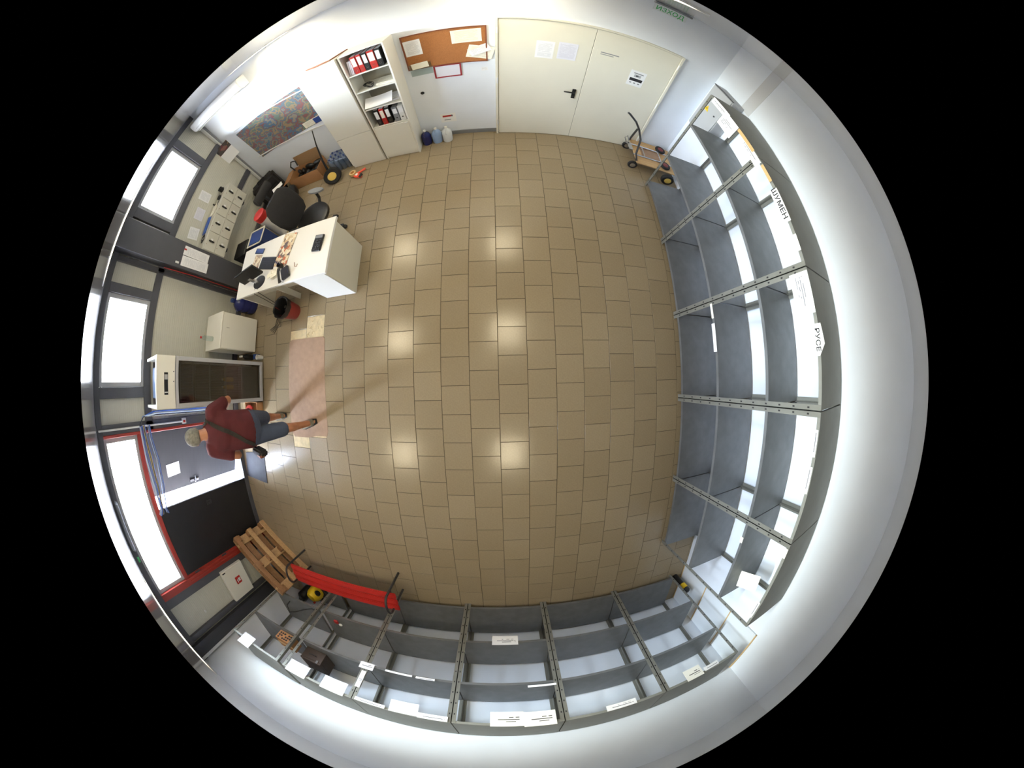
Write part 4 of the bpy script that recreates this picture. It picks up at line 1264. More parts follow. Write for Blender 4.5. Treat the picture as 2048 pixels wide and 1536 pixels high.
part('tape_roll', MB().lathe([(.03, -.024), (.055, -.024), (.055, .024), (.03, .024), (.03, -.024)], (-.08, .0, .062), 20, cap=False), 'tape_yellow', tg, smooth=True, glob=False)
part('roller', MB().cyl((.085, -.03, .045), (.085, .03, .045), .022, n=14), 'black_plastic', tg, smooth=True, glob=False)
part('tag', MB().box(-.02, .02, -.02, .02, .05, .056), 'paper', tg, glob=False)

# ---- water cooler bottle by the column
wb_ = thing('water_cooler_bottle', 'large dark blue water bottle between the desk and the small refrigerator', 'bottle', (-3.72, 1.20, 0))
part('body', MB().lathe([(.125, 0), (.135, .02), (.135, .12), (.128, .135), (.135, .15), (.135, .27), (.128, .285), (.135, .30), (.130, .34), (.08, .40), (.035, .425), (.03, .47)], n=26), 'blue_dark', wb_, smooth=True, glob=False)
part('cap', MB().lathe([(.034, .465), (.034, .50), (.03, .505)], n=18), 'blue_mid', wb_, smooth=True, glob=False)

# ---- small refrigerator
mf = thing('small_refrigerator', 'small white refrigerator against the left wall beside the display cooler', 'refrigerator', (-3.76, .725, 0))
part('cabinet', MB().box(-4.01, -3.565, .49, .96, .02, .76), 'appliance', mf, .006, 2)
fd = part('fridge_door', MB().box(-3.56, -3.515, .49, .96, .025, .745), 'appliance', mf, .008, 2)
part('handle_recess', MB().box(-3.516, -3.513, .76, .765, .60, .66), 'cab_edge', fd)
part('worktop', MB().box(-4.01, -3.51, .485, .965, .745, .765), 'appliance', mf, .004)
bt = thing('water_bottle', 'clear plastic bottle with red cap on the small refrigerator', 'bottle', (-3.76, .63, .766))
part('body', MB().lathe([(.030, 0), (.033, .01), (.033, .12), (.028, .15), (.033, .165), (.012, .215), (.012, .225)], n=18), 'bottle_glass', bt, smooth=True, glob=False)
part('bottle_cap', MB().lathe([(.0145, .22), (.0145, .242), (.012, .244)], n=14), 'red_plastic', bt, smooth=True, glob=False)
# ---- things standing between the two coolers
sp_ = thing('spray_bottle', 'dark spray bottle between the refrigerators', 'bottle', (-3.62, .42, 0))
part('body', MB().lathe([(.04, 0), (.042, .16), (.016, .21), (.014, .23)], n=16), 'black_plastic', sp_, smooth=True, glob=False)
part('trigger', MB().box(-.05, .02, -.012, .012, .23, .26), 'light_plastic', sp_, .003, glob=False)
single('sponge_box', MB().box(-3.50, -3.42, .38, .45, 0, .09), 'blue_mid', 'small blue carton on the floor between the refrigerators', 'carton', (-3.46, .41, 0), .003)
single('cup_stack', MB().lathe([(.028, 0), (.036, .12), (.033, .12), (.026, .01)], (-3.36, .40, 0), 16), 'light_plastic', 'white plastic cup on the floor beside the display cooler', 'cup', (-3.36, .40, 0), smooth=True)

# ---- tall display cooler with glass door
fx, y0, y1 = -3.30, -.20, .33
dc = thing('display_cooler', 'tall glass door display cooler with pale header beside the dark door', 'cooler', (-3.62, .065, 0))
part('side_panel', MB().box(-3.92, fx - .05, y0, y0 + .03, .03, 1.91), 'appliance', dc, .003)
part('side_panel', MB().box(-3.92, fx - .05, y1 - .03, y1, .03, 1.91), 'appliance', dc, .003)
part('back_panel', MB().box(-3.94, -3.92, y0, y1, .03, 1.80), 'fridge_in', dc)
part('inner_back', MB().box(-3.92, -3.90, y0 + .03, y1 - .03, .12, 1.62), 'fridge_in', dc)
part('base', MB().box(-3.92, fx - .05, y0 + .03, y1 - .03, .03, .12), 'fridge_in', dc)
part('roof_panel', MB().box(-3.90, fx - .05, y0 + .03, y1 - .03, 1.60, 1.64), 'fridge_in', dc)
part('motor_box', MB().box(-3.86, -3.62, y0 + .10, y1 - .10, 1.64, 1.82), 'blue_pale', dc, .006)
part('motor_grille', MB().box(-3.60, -3.50, y0 + .06, y1 - .06, 1.64, 1.76), 'blue_mid', dc, .004)
hd = part('header', MB().box(fx - .05, fx + .005, y0, y1, 1.62, 1.92), 'appliance', dc, .006, 2)
part('header_display', MB().box(fx + .0045, fx + .008, y0 + .14, y1 - .17, 1.735, 1.795), 'black_plastic', hd)
part('header_label', MB().box(fx + .0075, fx + .009, y1 - .24, y1 - .19, 1.74, 1.79), 'sash_grey', hd)
part('header_label', MB().box(fx + .0075, fx + .009, y0 + .16, y0 + .17, 1.74, 1.79), 'paper', hd)
for y in (.07, .17):
    part('screw', MB().cyl((fx + .004, y, 1.645), (fx + .008, y, 1.645), .007, n=10), 'dark_metal', hd)
gd = thing('x', '', '')
bpy.data.objects.remove(gd)
for a in ((y0, y1, .04, .09), (y0, y1, 1.565, 1.61), (y0, y0 + .045, .09, 1.565), (y1 - .045, y1, .09, 1.565)):
    part('door_frame', MB().box(fx - .045, fx, *a), 'sash_grey', dc, .003)
part('glass_door', MB().box(fx - .028, fx - .020, y0 + .045, y1 - .045, .09, 1.565), 'fridge_glass', dc)
part('door_handle', MB().box(fx, fx + .025, y0 + .012, y0 + .032, .75, 1.05), 'light_plastic', dc, .005)
part('light_tube', MB().box(fx - .10, fx - .08, y1 - .065, y1 - .045, .2, 1.5), 'light_plastic', dc, .004)
for z in (.42, .72, 1.02, 1.30):
    wr_ = MB()
    for i in range(15):
        y = y0 + .045 + i * (y1 - y0 - .09) / 14
        wr_.box(-3.88, fx - .07, y - .0015, y + .0015, z, z + .003)
    wr_.box(fx - .072, fx - .066, y0 + .035, y1 - .035, z - .004, z + .006)
    wr_.box(-3.886, -3.88, y0 + .035, y1 - .035, z - .004, z + .006)
    part('wire_shelf', wr_, 'sash_grey', dc)
for y in (y0 + .05, y1 - .09):
    part('foot', MB().box(-3.40, -3.36, y, y + .04, 0, .03), 'black_plastic', dc)
    part('foot', MB().box(-3.90, -3.86, y, y + .04, 0, .03), 'black_plastic', dc)
for i, (y, lab) in enumerate(((.0, 'yellow bottle behind the cooler glass, nearer the dark door'), (.10, 'yellow bottle behind the cooler glass, farther from the dark door'))):
    bb = thing('drink_bottle', lab, 'bottle', (-3.62, y, .426))
    part('body', MB().lathe([(.030, 0), (.032, .12), (.014, .18), (.013, .20)], n=14), 'hub_yellow', bb, smooth=True, glob=False)
    part('bottle_cap', MB().lathe([(.015, .198), (.015, .215), (.013, .216)], n=12), 'light_plastic', bb, smooth=True, glob=False)

# ================================================================ DOOR SIDE AND BENCH CORNER
# ---- straps hanging from the wall by the door
def strap(pts, m, w=.012, n=6):
    return MB().tube(pts, w, n)
sb = thing('strap_bundle', 'bundle of blue and yellow plastic straps slung over the dark door', 'straps', (-4.0, -.6, 1.9))
random.seed(5)
for i in range(18):
    m_ = ('strap_blue', 'strap_pale', 'strap_yellow', 'strap_blue', 'black_plastic')[i % 5]
    jx, jz = random.uniform(-.03, .06), random.uniform(-.16, .05)
    pts = [(-4.03 + jx, -.40, 2.03 + jz), (-4.0 + jx, -.55, 2.02 + jz), (-3.99 + jx, -.80, 2.0 + jz * 1.3), (-3.99 + jx, -1.1, 1.98 + jz), (-4.0 + jx, -1.38, 2.0 + jz * .6), (-4.03 + jx, -1.46, 2.03 + jz)]
    part('strap', strap(pts, m_, .007), m_, sb, smooth=True)
for i in range(9):
    m_ = ('strap_blue', 'strap_blue', 'black_plastic', 'strap_pale', 'strap_blue')[i % 5]
    y = -.245 - .012 * (i % 4) - random.uniform(0, .02)
    x = -3.97 + .045 * i * .6
    pts = [(-4.03, -.38, 2.05), (-3.98 + random.uniform(-.02, .03), -.30, 2.0), (x, y, 1.80), (x + .02, y - .01, 1.2), (x + .06, y - .01, .6 + random.uniform(0, .3))]
    part('strap', strap(pts, m_, .008), m_, sb, smooth=True)
part('wall_hook', MB().tube([(-4.08, -.40, 2.06), (-4.0, -.40, 2.04), (-3.97, -.40, 2.08)], .008, 8), 'dark_metal', sb, smooth=True)
single('white_pole', MB().tube([(-4.06, -.415, 1.22), (-4.06, -.413, 2.0), (-4.06, -.412, 2.88)], .011, 8), 'light_plastic', 'thin white pipe running up the dark post beside the red door frame', 'pipe', (-4.06, -.413, 1.22), smooth=True)
single('switch_box', MB().box(-4.085, -4.05, -.445, -.375, 1.16, 1.24), 'light_plastic', 'small white switch box at the lower end of the white pipe', 'switch', (-4.07, -.41, 1.2), .004)
part('switch_key', MB().box(-4.051, -4.046, -.43, -.40, 1.18, 1.22), 'red_plastic', bpy.data.objects['switch_box'])
lp = MB().box(-.1, .1, -.14, .14, 0, .0015)
q = bpy.data.objects.new('door_notice', MB().box(.0002, .002, -.10, .10, -.14, .14).mesh('door_notice'))
COL.objects.link(q)
q.data.materials.append(MATS['page_dense'])
dcos, dsin = math.cos(-AJ), math.sin(-AJ)
lx, ly, lz = .0005, -.60, 1.47
q.location = (-4.10 + lx * dcos - ly * dsin, -.505 + lx * dsin + ly * dcos, lz)
q.rotation_euler = (R(4), 0, -AJ)
q['label'] = 'white printed sheet taped to the slate door leaf'
q['category'] = 'notice'
# emergency light and sign above the door
el = thing('emergency_light', 'grey rounded emergency lamp above the transom window', 'lamp', (-4.07, -1.45, 2.80))
part('casing', MB().loft([((-4.068, -1.15, 2.845), (.001, 0, 0), (0, .01, .02)), ((-4.045, -1.18, 2.845), (.028, 0, 0), (0, .01, .034)), ((-4.045, -1.72, 2.845), (.028, 0, 0), (0, .01, .034)), ((-4.068, -1.76, 2.845), (.001, 0, 0), (0, .01, .02))], 14), 'grey_plastic', el, smooth=True)
part('green_tag', MB().box(-4.07, -4.055, -1.90, -1.83, 2.82, 2.86), 'green_sign', el, .002)
# ---- loading plate
single('ramp_plate', MB().prism([(-3.99, -1.01), (-3.46, -.94), (-3.52, -1.44), (-4.085, -1.405)], .002, .010), 'plate_dark', 'grey metal plate lying on the floor at the open door leaf', 'plate', (-3.75, -1.2, .002), .002)
# ---- carton with rags
ct = thing('rag_carton', 'small cardboard carton stuffed with red and cream rags by the cooler', 'carton', (-3.52, -.305, 0))
part('carton_wall', MB().box(-.16, .16, -.085, -.079, 0, .14).box(-.16, .16, .079, .085, 0, .14).box(-.16, -.154, -.079, .079, 0, .14).box(.154, .16, -.079, .079, 0, .14).box(-.16, .16, -.085, .085, 0, .005), 'cardboard', ct, glob=False)
rg = MB().ell((-.05, -.01, .13), (.09, .06, .05), 14, 8)
for v in rg.v:
    v += Vector((0, 0, 1)) * mnoise.noise(v * 22) * .03
part('rag', rg, 'red_plastic', ct, smooth=True, glob=False)
rg = MB().ell((-.10, -.05, .14), (.06, .05, .045), 14, 8)
for v in rg.v:
    v += Vector((.3, 0, 1)) * mnoise.noise(v * 25) * .03
part('rag', rg, 'tape_yellow', ct, smooth=True, glob=False)

# ---- hydrant cabinet and extinguisher
fc = thing('hydrant_cabinet', 'white wall cabinet with a red fire pictogram beside the dark door', 'cabinet', (-4.03, -2.9, .84))
part('casing', MB().box(-4.12, -4.03, -3.17, -2.61, .84, 1.39), 'appliance', fc, .004)
fdo = part('cabinet_door', MB().box(-4.028, -4.018, -3.165, -2.615, .845, 1.385), 'appliance', fc, .003)
part('sign', MB().box(-4.0182, -4.0165, -2.93, -2.80, 1.02, 1.15), 'red_plastic', fdo)
part('sign_mark', MB().box(-4.0168, -4.0155, -2.895, -2.835, 1.035, 1.085).box(-4.0168, -4.0155, -2.91, -2.85, 1.10, 1.12), 'paper', fdo)
part('latch', MB().box(-4.018, -4.010, -2.64, -2.625, 1.30, 1.37), 'dark_metal', fdo)
single('wall_thermostat', MB().cyl((-4.13, -3.02, 2.12), (-4.105, -3.02, 2.12), .022, .018, 14), 'light_plastic', 'small round white knob on the pale panel above the hydrant cabinet', 'knob', (-4.12, -3.02, 2.12), smooth=True)
fe = thing('fire_extinguisher', 'red fire extinguisher on the floor behind the leaning pallet', 'extinguisher', (-3.98, -2.86, 0))
part('cylinder', MB().lathe([(.07, 0), (.075, .02), (.075, .40), (.055, .46), (.025, .485), (.022, .51)], n=22), 'red_plastic', fe, smooth=True, glob=False)
part('valve', MB().lathe([(.026, .505), (.026, .54), (.018, .545)], n=14), 'black_plastic', fe, smooth=True, glob=False)
part('lever', MB().bar((-.02, 0, .55), (.09, 0, .575), .02, .012).bar((-.02, 0, .535), (.08, 0, .54), .02, .010), 'black_plastic', fe, glob=False)
part('hose', MB().tube([(.02, 0, .52), (.07, .04, .50), (.095, .05, .35), (.092, .03, .15), (.09, .02, .08)], .011, 8), 'black_plastic', fe, smooth=True, glob=False)
part('gauge', MB().cyl((.024, 0, .52), (.038, 0, .52), .016, n=12), 'chrome', fe, glob=False)

# ---- wooden pallet leaning on its edge across the corner
PL, PH, PT = 1.10, .80, .144
pa = thing('wooden_pallet', 'wooden pallet standing on edge, leaning in the corner by the bench', 'pallet', (-3.975, -2.17, 0))
# local x along the floor edge, y up the slope, z towards the room (underside faces the room)
ex_ = Vector((.78, -.6258, 0))
nn = Vector((.6258, .78, 0))
tl_ = R(2.5)
ey = Vector((0, 0, 1)) * math.cos(tl_) - nn * math.sin(tl_)
ez = ex_.cross(ey)
if ez.dot(nn) < 0:
    ez = -ez
PM = Matrix((ex_, ey, ez)).transposed()
pm_meshes = {}
def pbox(name, x0, x1, y0, y1, z0, z1, m='wood'):
    mb = MB()
    c = Vector(((x0 + x1) / 2, (y0 + y1) / 2, (z0 + z1) / 2))
    mb.obox(PM @ c, (x1 - x0, y1 - y0, z1 - z0), PM)
    return part(name, mb, m, pa, .003, glob=False)
for i, y in enumerate((0., PH / 2 - .05, PH - .10)):
    pbox('runner_board', 0, PL, y, y + .10, -.022, 0, ('wood', 'wood', 'wood_b')[i])
for y in (0., PH / 2 - .072, PH - .145):
    for x in (0., PL / 2 - .05, PL - .10):
        pbox('block', x, x + .10, y, y + .145 if y != PH / 2 - .072 else y + .145, -.10, -.022, 'wood_b')
for x in (0., PL / 2 - .072, PL - .145):
    pbox('cross_board', x, x + .145, 0, PH, -.122, -.10, 'wood')
for i in range(5):
    y = i * (PH - .125) / 4
    pbox('deck_board', 0, PL, y, y + .125, -PT, -.122, 'wood_b')

# ---- red bench
BX0, BX1, BZ = -3.08, -1.35, .435
bh = thing('red_bench', 'bench with red painted planks and bent tube ends in front of the shelving', 'bench', (-2.23, -2.65, 0))
for i, y in enumerate((-2.835, -2.722, -2.608)):
    part('seat_plank', MB().box(BX0, BX1, y, y + .094, BZ - .035, BZ), 'bench_red', bh, .010, 2, True)
for x in (BX0 + .02, BX1 - .08):
    pts = [(x, -2.49, .0), (x, -2.495, .28), (x, -2.50, .50)]
    for a in range(0, 181, 20):
        pts.append((x, -2.655 + .155 * math.cos(R(a)), .50 + .10 * math.sin(R(a))))
    pts += [(x, -2.81, .28), (x, -2.815, 0)]
    part('end_frame', MB().tube(pts, .016, 10), 'dark_metal', bh, smooth=True)
    part('seat_bearer', MB().box(x - .015, x + .015, -2.81, -2.50, BZ - .060, BZ - .035), 'dark_metal', bh)

# ---- items on the bench side shelves
S2, S3, S1 = LV[1] + .0005, LV[2] + .0005, LV[0] + .0005
ym = thing('yellow_machine', 'yellow and black motor unit on the lowest shelf beside the bench', 'machine', (-2.98, -3.22, S1), R(35))
part('motor_cover', MB().loft([((0, 0, .03), (.09, 0, 0), (0, .11, 0)), ((0, 0, .10), (.11, 0, 0), (0, .13, 0)), ((0, 0, .22), (.10, 0, 0), (0, .12, 0)), ((0, .01, .29), (.06, 0, 0), (0, .08, 0))], 14), 'yellow', ym, smooth=True, glob=False)
part('fan_grille', MB().cyl((.09, 0, .17), (.125, 0, .17), .055, .045, 16), 'black_plastic', ym, smooth=True, glob=False)
part('base_body', MB().box(-.13, .13, -.15, .15, 0, .05), 'black_plastic', ym, .008, glob=False)
part('nozzle', MB().tube([(-.05, -.12, .06), (-.10, -.20, .09), (-.13, -.26, .10)], [.025, .022, .018], 10), 'black_plastic', ym, smooth=True, glob=False)
part('knob', MB().lathe([(.018, 0), (.018, .03), (.012, .036)], (-.04, -.09, .27), 12), 'red_plastic', ym, smooth=True, glob=False)
tb_ = thing('black_canister', 'black canister behind the yellow machine next to the pallet', 'canister', (-3.24, -3.32, S1))
part('body', MB().lathe([(.085, 0), (.09, .01), (.09, .26), (.06, .30), (.03, .31)], n=20), 'black_plastic', tb_, smooth=True, glob=False)
part('cap', MB().lathe([(.032, .305), (.032, .34), (.028, .345)], n=14), 'dark_metal', tb_, smooth=True, glob=False)
single('cable_loop', MB().tube([(-3.15, -3.10, S2 + .008), (-3.22, -3.18, S2 + .06), (-3.12, -3.22, S2 + .15), (-2.98, -3.16, S2 + .12), (-2.82, -3.08, S2 + .06), (-2.66, -3.02, S2 + .008), (-2.60, -3.04, S2 + .007)], .010, 8), 'dark_metal', 'dark cable loop on the second shelf of the corner bay', 'cable', (-2.9, -3.1, S2), smooth=True)
single('red_clip', MB().box(-2.30, -2.24, -3.14, -3.08, S2, S2 + .035), 'red_plastic', 'small red piece on the second shelf behind the bench', 'clip', (-2.27, -3.11, S2), .006)
single('white_clip', MB().ell((-2.21, -3.15, S2 + .02), (.03, .022, .02), 12, 7), 'light_plastic', 'small white lump beside the red piece on the second shelf', 'clip', (-2.21, -3.15, S2), smooth=True)
bxk = thing('printed_carton', 'brown carton printed with dark lettering on the third shelf of the corner bay', 'box', (-2.71, -3.13, S3))
part('body', MB().box(-.14, .13, -.10, .10, 0, .17), 'cardboard', bxk, .003, glob=False)
part('tape_strip', MB().box(-.142, .132, -.025, .025, .1695, .1715), 'tape_yellow', bxk, glob=False)
pr = MB()
for i in range(3):
    for j in range(6):
        if (i + j) % 4 != 3:
            pr.box(-.115 + j * .036, -.088 + j * .036, .1002, .1012, .025 + i * .048, .058 + i * .048)
part('print_mark', pr, 'ink', bxk, glob=False)['kind'] = 'stuff'
bxo = thing('brown_toolbox', 'dark brown wooden tool case behind the blank sheet on the third shelf', 'case', (-2.27, -3.25, S3))
part('case_body', MB().box(-.15, .15, -.14, .14, 0, .20), 'case_dark', bxo, .004, glob=False)
part('case_lid', MB().box(-.152, .152, -.142, .142, .201, .235), 'case_dark', bxo, .004, glob=False)
part('case_handle', MB().tube([(-.05, .145, .12), (-.045, .165, .12), (.045, .165, .12), (.05, .145, .12)], .007, 8), 'black_plastic', bxo, smooth=True, glob=False)
part('case_latch', MB().box(.08, .11, .142, .148, .17, .23), 'chrome', bxo, glob=False)

# ---- black and yellow torch in the corner between the two rows of shelves
ft = thing('caution_post', 'black and yellow cylinder standing in the gap at the shelving corner', 'cylinder', (2.53, -3.05, 0))
part('body', MB().lathe([(.045, 0), (.05, .01), (.05, .42), (.04, .44), (.02, .45)], n=18), 'black_plastic', ft, smooth=True, glob=False)
part('yellow_band', MB().lathe([(.0508, .26), (.0515, .27), (.0515, .36), (.0508, .37)], n=18, cap=False), 'yellow', ft, smooth=True, glob=False)

# ---- plastic covered board standing against the wall in the shelving corner
ps_ = thing('covered_board', 'pale plastic covered board with brown edges standing in the shelving corner', 'board', (2.68, -3.25, 0))
part('board_face', MB().box(2.672, 2.692, -3.60, -2.86, .012, 1.99), 'clear_white', ps_, .003)
for z in (.0, .66, 1.33, 1.98):
    part('edge_strip', MB().box(2.668, 2.695, -3.60, -2.86, z, z + .02), 'tape_yellow', ps_)

# ================================================================ THE MAN
def remesh(mb, name, voxel, m, parent, smooth_it=6, label=None):
    """fuse overlapping volumes into one continuous skin"""
    me = mb.mesh(name + '_raw')
    t = bpy.data.objects.new(name + '_raw', me)
    COL.objects.link(t)
    rm_ = t.modifiers.new('r', 'REMESH')
    rm_.mode = 'VOXEL'
    rm_.voxel_size = voxel
    if smooth_it:
        sm_ = t.modifiers.new('s', 'SMOOTH')
        sm_.iterations = smooth_it
        sm_.factor = .5
    bpy.context.view_layer.update()
    out = bpy.data.meshes.new_from_object(t.evaluated_get(bpy.context.evaluated_depsgraph_get()))
    bpy.data.objects.remove(t)
    out.name = name
    out.materials.clear()
    out.polygons.foreach_set('use_smooth', [True] * len(out.polygons))
    o = link(name, out, m, parent)
    if label:
        o['label'] = label
    return o

man = thing('person', 'man in a maroon shirt and blue shorts seen from behind at the dark door', 'person', (-2.62, -.43, 0))
V = Vector
OFF = V((-2.62, -.43, 0))
def L3(*p):
    return V(p) - OFF
def limb(mb, pts, rs, n=14, flat=None):
    """tapered limb through joints with round cross sections"""
    pts = [V(p) for p in pts]
    dense, rad = [], []
    for i in range(len(pts) - 1):
        for j in range(6):
            t = j / 6
            dense.append(pts[i].lerp(pts[i + 1], t))
            s = t * t * (3 - 2 * t)
            rad.append(rs[i] * (1 - s) + rs[i + 1] * s)
    dense.append(pts[-1])
    rad.append(rs[-1])
    for _ in range(2):
        q = dense[:]
        for i in range(1, len(dense) - 1):
            q[i] = (dense[i - 1] + dense[i] * 2 + dense[i + 1]) / 4
        dense = q
    mb.tube(dense, rad, n)
    mb.ell(dense[0], (rad[0],) * 3, n, 8)
    mb.ell(dense[-1], (rad[-1],) * 3, n, 8)
    return mb
# skeleton (world positions)
pel, wai, che, nek = L3(-2.585, -.425, .93), L3(-2.625, -.425, 1.06), L3(-2.735, -.425, 1.27), L3(-2.835, -.44, 1.43)
hed = L3(-2.93, -.465, 1.545)
shR, shL = L3(-2.745, -.235, 1.365), L3(-2.845, -.605, 1.365)
elR, elL = L3(-2.725, -.110, 1.09), L3(-2.655, -.700, 1.06)
wrR, wrL = L3(-2.935, -.215, 1.03), L3(-2.885, -.640, 1.00)
hiR, hiL = L3(-2.60, -.335, .90), L3(-2.58, -.510, .90)
knR, knL = L3(-2.765, -.365, .50), L3(-2.435, -.478, .48)
anR, anL = L3(-2.905, -.395, .095), L3(-2.345, -.462, .10)
fwd = V((-.97, -.10, -.05)).normalized()
side = V((-.10, .995, 0)).normalized()      # the man's right
tr = []      # torso rings: centre, half width across, half depth
tw = V((.27, .96, 0)).normalized()          # shoulder line, turned a little
dp = V((-.96, .27, 0))
for c, w, d, s in ((pel + V((0, 0, -.06)), .165, .115, side), (pel, .178, .128, side), (wai, .175, .128, side), (che + V((.02, 0, -.07)), .188, .130, tw), (che, .200, .130, tw), (che + V((-.05, 0, .08)), .200, .115, tw), (nek + V((.03, .01, -.04)), .13, .085, tw), (nek, .062, .062, tw)):
    f = V((-s.y, s.x, 0)) if False else V((s.y, -s.x, 0)) * -1
    tr.append((c, s * w, f * d))
body = MB().loft(tr, 22)
limb(body, [nek + V((.02, 0, -.03)), nek + V((-.035, -.008, .04)), hed + V((.02, 0, -.04))], (.062, .056, .060))
HM = Matrix.Rotation(R(8), 3, 'Z') @ Matrix.Rotation(R(-28), 3, 'Y')      # head bowed towards the door
body.ell(hed, (.098, .078, .112), 20, 14, HM)
body.ell(hed + HM @ V((-.045, 0, -.05)), (.055, .055, .065), 14, 9, HM)
body.ell(hed + HM @ V((-.105, 0, -.018)), (.022, .014, .022), 10, 7, HM)       # nose
body.ell(hed + HM @ V((-.092, 0, -.066)), (.012, .026, .010), 10, 6, HM)       # mouth
body.ell(hed + HM @ V((-.090, 0, .012)), (.012, .055, .010), 10, 6, HM)        # brow
for s in (1, -1):
    body.ell(hed + HM @ V((.005, s * .080, -.015)), (.020, .010, .032), 10, 7, HM)   # ears
limb(body, [shR, elR, wrR], (.054, .042, .029))
limb(body, [shL, elL, wrL], (.054, .042, .029))
limb(body, [hiR, knR, anR], (.088, .056, .038))
limb(body, [hiL, knL, anL], (.088, .056, .038))
body.ell(knR.lerp(anR, .32) + V((.018, 0, 0)), (.052, .05, .11), 12, 8)
body.ell(knL.lerp(anL, .32) + V((.020, 0, 0)), (.052, .05, .11), 12, 8)
def foot(mb, an, d, k=1.):
    mb.loft([(an + d * -.065 * k + V((0, 0, -.055)), d * .02, V((0, .030, 0))), (an + d * -.03 + V((0, 0, -.045)), V((0, 0, .045)) * k, V((-d.y, d.x, 0)) * .038), (an + d * .06 + V((0, 0, -.058)), V((0, 0, .034)), V((-d.y, d.x, 0)) * .044), (an + d * .15 + V((0, 0, -.074)), V((0, 0, .020)), V((-d.y, d.x, 0)) * .046), (an + d * .19 + V((0, 0, -.080)), V((0, 0, .010)), V((-d.y, d.x, 0)) * .030)], 12)
dR, dL = V((-.99, -.12, 0)).normalized(), V((-.96, -.28, 0)).normalized()
foot(body, anR, dR)
foot(body, anL, dL)
def hand(mb, w, d, up, thumb, curl=.9):
    """palm with four curled fingers of unequal length and a thumb at the side"""
    d, up = d.normalized(), up.normalized()
    sd = d.cross(up).normalized() * thumb
    mb.loft([(w, sd * .026, up * .020), (w + d * .035, sd * .038, up * .016), (w + d * .075, sd * .041, up * .014), (w + d * .088, sd * .036, up * .010)], 12)
    for i, (o_, ln, r_) in enumerate(((.029, .072, .0085), (.010, .082, .0090), (-.010, .076, .0088), (-.028, .060, .0078))):
        a = w + d * .078 + sd * o_
        b = a + d * ln * .42 - up * .006
        c = b + (d * math.cos(curl) - up * math.sin(curl)) * ln * .34
        e = c + (d * math.cos(curl * 1.9) - up * math.sin(curl * 1.9)) * ln * .28
        mb.tube([a, b, c, e], [r_, r_, r_ * .95, r_ * .8], 8)
        mb.ell(e, (r_ * .8,) * 3, 8, 6)
    a = w + d * .022 + sd * .030
    mb.tube([a, a + d * .030 + sd * .026 - up * .006, a + d * .062 + sd * .026 - up * .014], [.012, .011, .009], 8)
    mb.ell(a + d * .062 + sd * .026 - up * .014, (.009,) * 3, 8, 6)
hand(body, wrR, (wrR - elR) + V((0, -.03, -.02)), V((.1, -.2, 1)), -1, .8)
hand(body, wrL, (wrL - elL) + V((0, .04, -.02)), V((.1, .2, 1)), 1, .8)
bo_ = remesh(body, 'body', .0055, 'skin', man, 4)
# clothing
sh_ = MB()
st_ = []
for (c, u, v), k in zip(tr[1:], (1.14, 1.15, 1.13, 1.12, 1.12, 1.12, 1.25)):
    st_.append((c, u * k, v * k))
st_.insert(0, (pel + V((.0, 0, -.045)), side * .212, V((.995, .1, 0)) * .155))
sh_.loft(st_, 24)
for s0, e0 in ((shR, elR), (shL, elL)):
    limb(sh_, [s0 + (che - s0) * .15, s0, s0.lerp(e0, .66)], (.085, .078, .068))
shirt = remesh(sh_, 'shirt', .010, 'shirt', man, 5)
so_ = MB()
so_.loft([(pel + V((0, 0, .02)), side * .190, V((.995, .1, 0)) * .142), (pel + V((0, 0, -.06)), side * .192, V((.995, .1, 0)) * .142), (pel + V((0, 0, -.11)), side * .165, V((.995, .1, 0)) * .120)], 22)
limb(so_, [hiR + V((0, 0, -.02)), hiR.lerp(knR, .5), hiR.lerp(knR, .97)], (.104, .094, .086))
limb(so_, [hiL + V((0, 0, -.02)), hiL.lerp(knL, .5), hiL.lerp(knL, .97)], (.104, .094, .086))
remesh(so_, 'shorts', .010, 'shorts', man, 4)
ha_ = MB().ell(hed + HM @ V((.012, 0, .012)), (.098, .084, .110), 22, 14, HM)
keep = []
hm_ = MB()
for f in ha_.f:
    c = sum((ha_.v[i] for i in f), V()) / len(f)
    l_ = HM.inverted() @ (c - hed)
    if not (l_.x < -.055 and l_.z < .055) and l_.z > -.075 - .0 * l_.x and not (l_.x < -.01 and l_.z < -.02):
        keep.append(f)
hm_.v, hm_.f = ha_.v, keep
hr_ = part('hair', hm_, 'hair', man, smooth=True, glob=False)
sl_ = hr_.modifiers.new('thick', 'SOLIDIFY')
sl_.thickness = .012
sl_.offset = 0
for an, d in ((anR, dR), (anL, dL)):
    s2 = MB()
    foot(s2, an + V((0, 0, .0)), d)
    for v in s2.v:
        v -= an
        v *= 1.10
        v += an
        v.z = max(v.z, .004)
    sx_ = remesh(s2, 'shoe', .007, 'shoe', man, 2)
    part('sole', MB().prism([((an + d * a_ + V((-d.y, d.x, 0)) * b_).x, (an + d * a_ + V((-d.y, d.x, 0)) * b_).y) for a_, b_ in ((-.085, -.03), (-.085, .03), (0, .046), (.14, .054), (.205, .03), (.205, -.03), (.14, -.054), (0, -.046))], .0, .018), 'rubber', sx_, .004, glob=False)
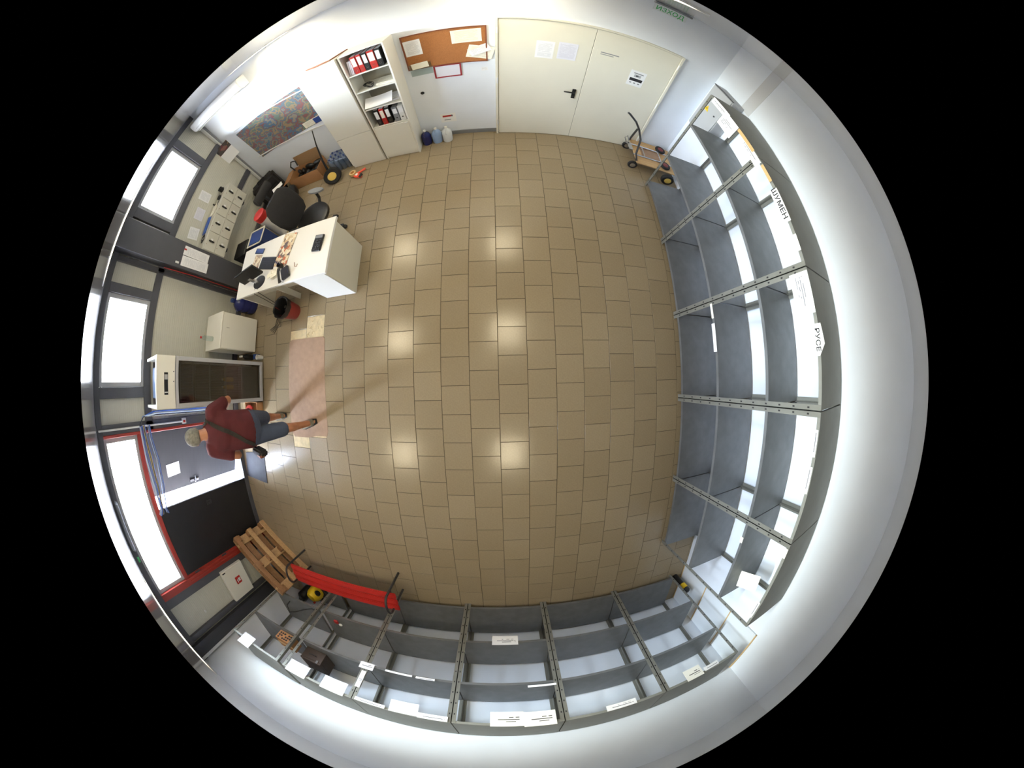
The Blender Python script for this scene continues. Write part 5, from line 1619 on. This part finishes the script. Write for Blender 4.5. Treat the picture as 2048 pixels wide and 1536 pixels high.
# bag strap over the back and hip pouch: things he carries
q1 = [(-2.90, -.34, 1.43), (-2.80, -.315, 1.455), (-2.72, -.33, 1.415), (-2.655, -.36, 1.36), (-2.592, -.41, 1.24), (-2.535, -.475, 1.12), (-2.47, -.56, 1.0), (-2.455, -.615, .93)]
from mathutils.bvhtree import BVHTree
bv_ = BVHTree.FromPolygons([v.co + OFF for v in shirt.data.vertices], [tuple(f.vertices) for f in shirt.data.polygons])
pv = []
for i in range(len(q1) - 1):
    for k_ in range(4):
        pv.append(V(q1[i]).lerp(V(q1[i + 1]), k_ / 4))
pv.append(V(q1[-1]))
nv = []
for i, p in enumerate(pv):
    hit, nr_, _, _ = bv_.find_nearest(p)
    pv[i] = hit + nr_ * .006
    nv.append(nr_)
vs_, fs_ = [], []
for i, p in enumerate(pv):
    t = (pv[min(i + 1, len(pv) - 1)] - pv[max(i - 1, 0)]).normalized()
    nrm = nv[i]
    w_ = t.cross(nrm).normalized() * .021
    n2 = w_.cross(t).normalized() * .003
    vs_ += [p - w_ - n2, p + w_ - n2, p + w_ + n2, p - w_ + n2]
for i in range(len(pv) - 1):
    a = 4 * i
    fs_ += [(a + j, a + (j + 1) % 4, a + 4 + (j + 1) % 4, a + 4 + j) for j in range(4)]
fs_ += [(3, 2, 1, 0), tuple(range(4 * len(pv) - 4, 4 * len(pv)))]
bag = thing('shoulder_bag', 'small dark shoulder bag worn across the back of the man in maroon', 'bag', (-2.47, -.64, .80))
part('strap', MB().add(vs_, fs_), 'strap_dark', bag)
bgm = MB().obox((-2.485, -.665, .875), (.17, .075, .13), Matrix.Rotation(R(-12), 3, 'Z'))
part('pouch', bgm, 'black_soft', bag, .022, 3, True)
part('flap', MB().obox((-2.452, -.690, .895), (.08, .05, .075), Matrix.Rotation(R(-20), 3, 'Z')), 'frame_brown', bag, .012, 2, True)
pp = sheet('held_paper', 'small white slip held in the right hand of the man in maroon', 'paper', .10, .07, (-2.985, -.265, 1.035), 'up', 'paper', R(30), R(20))
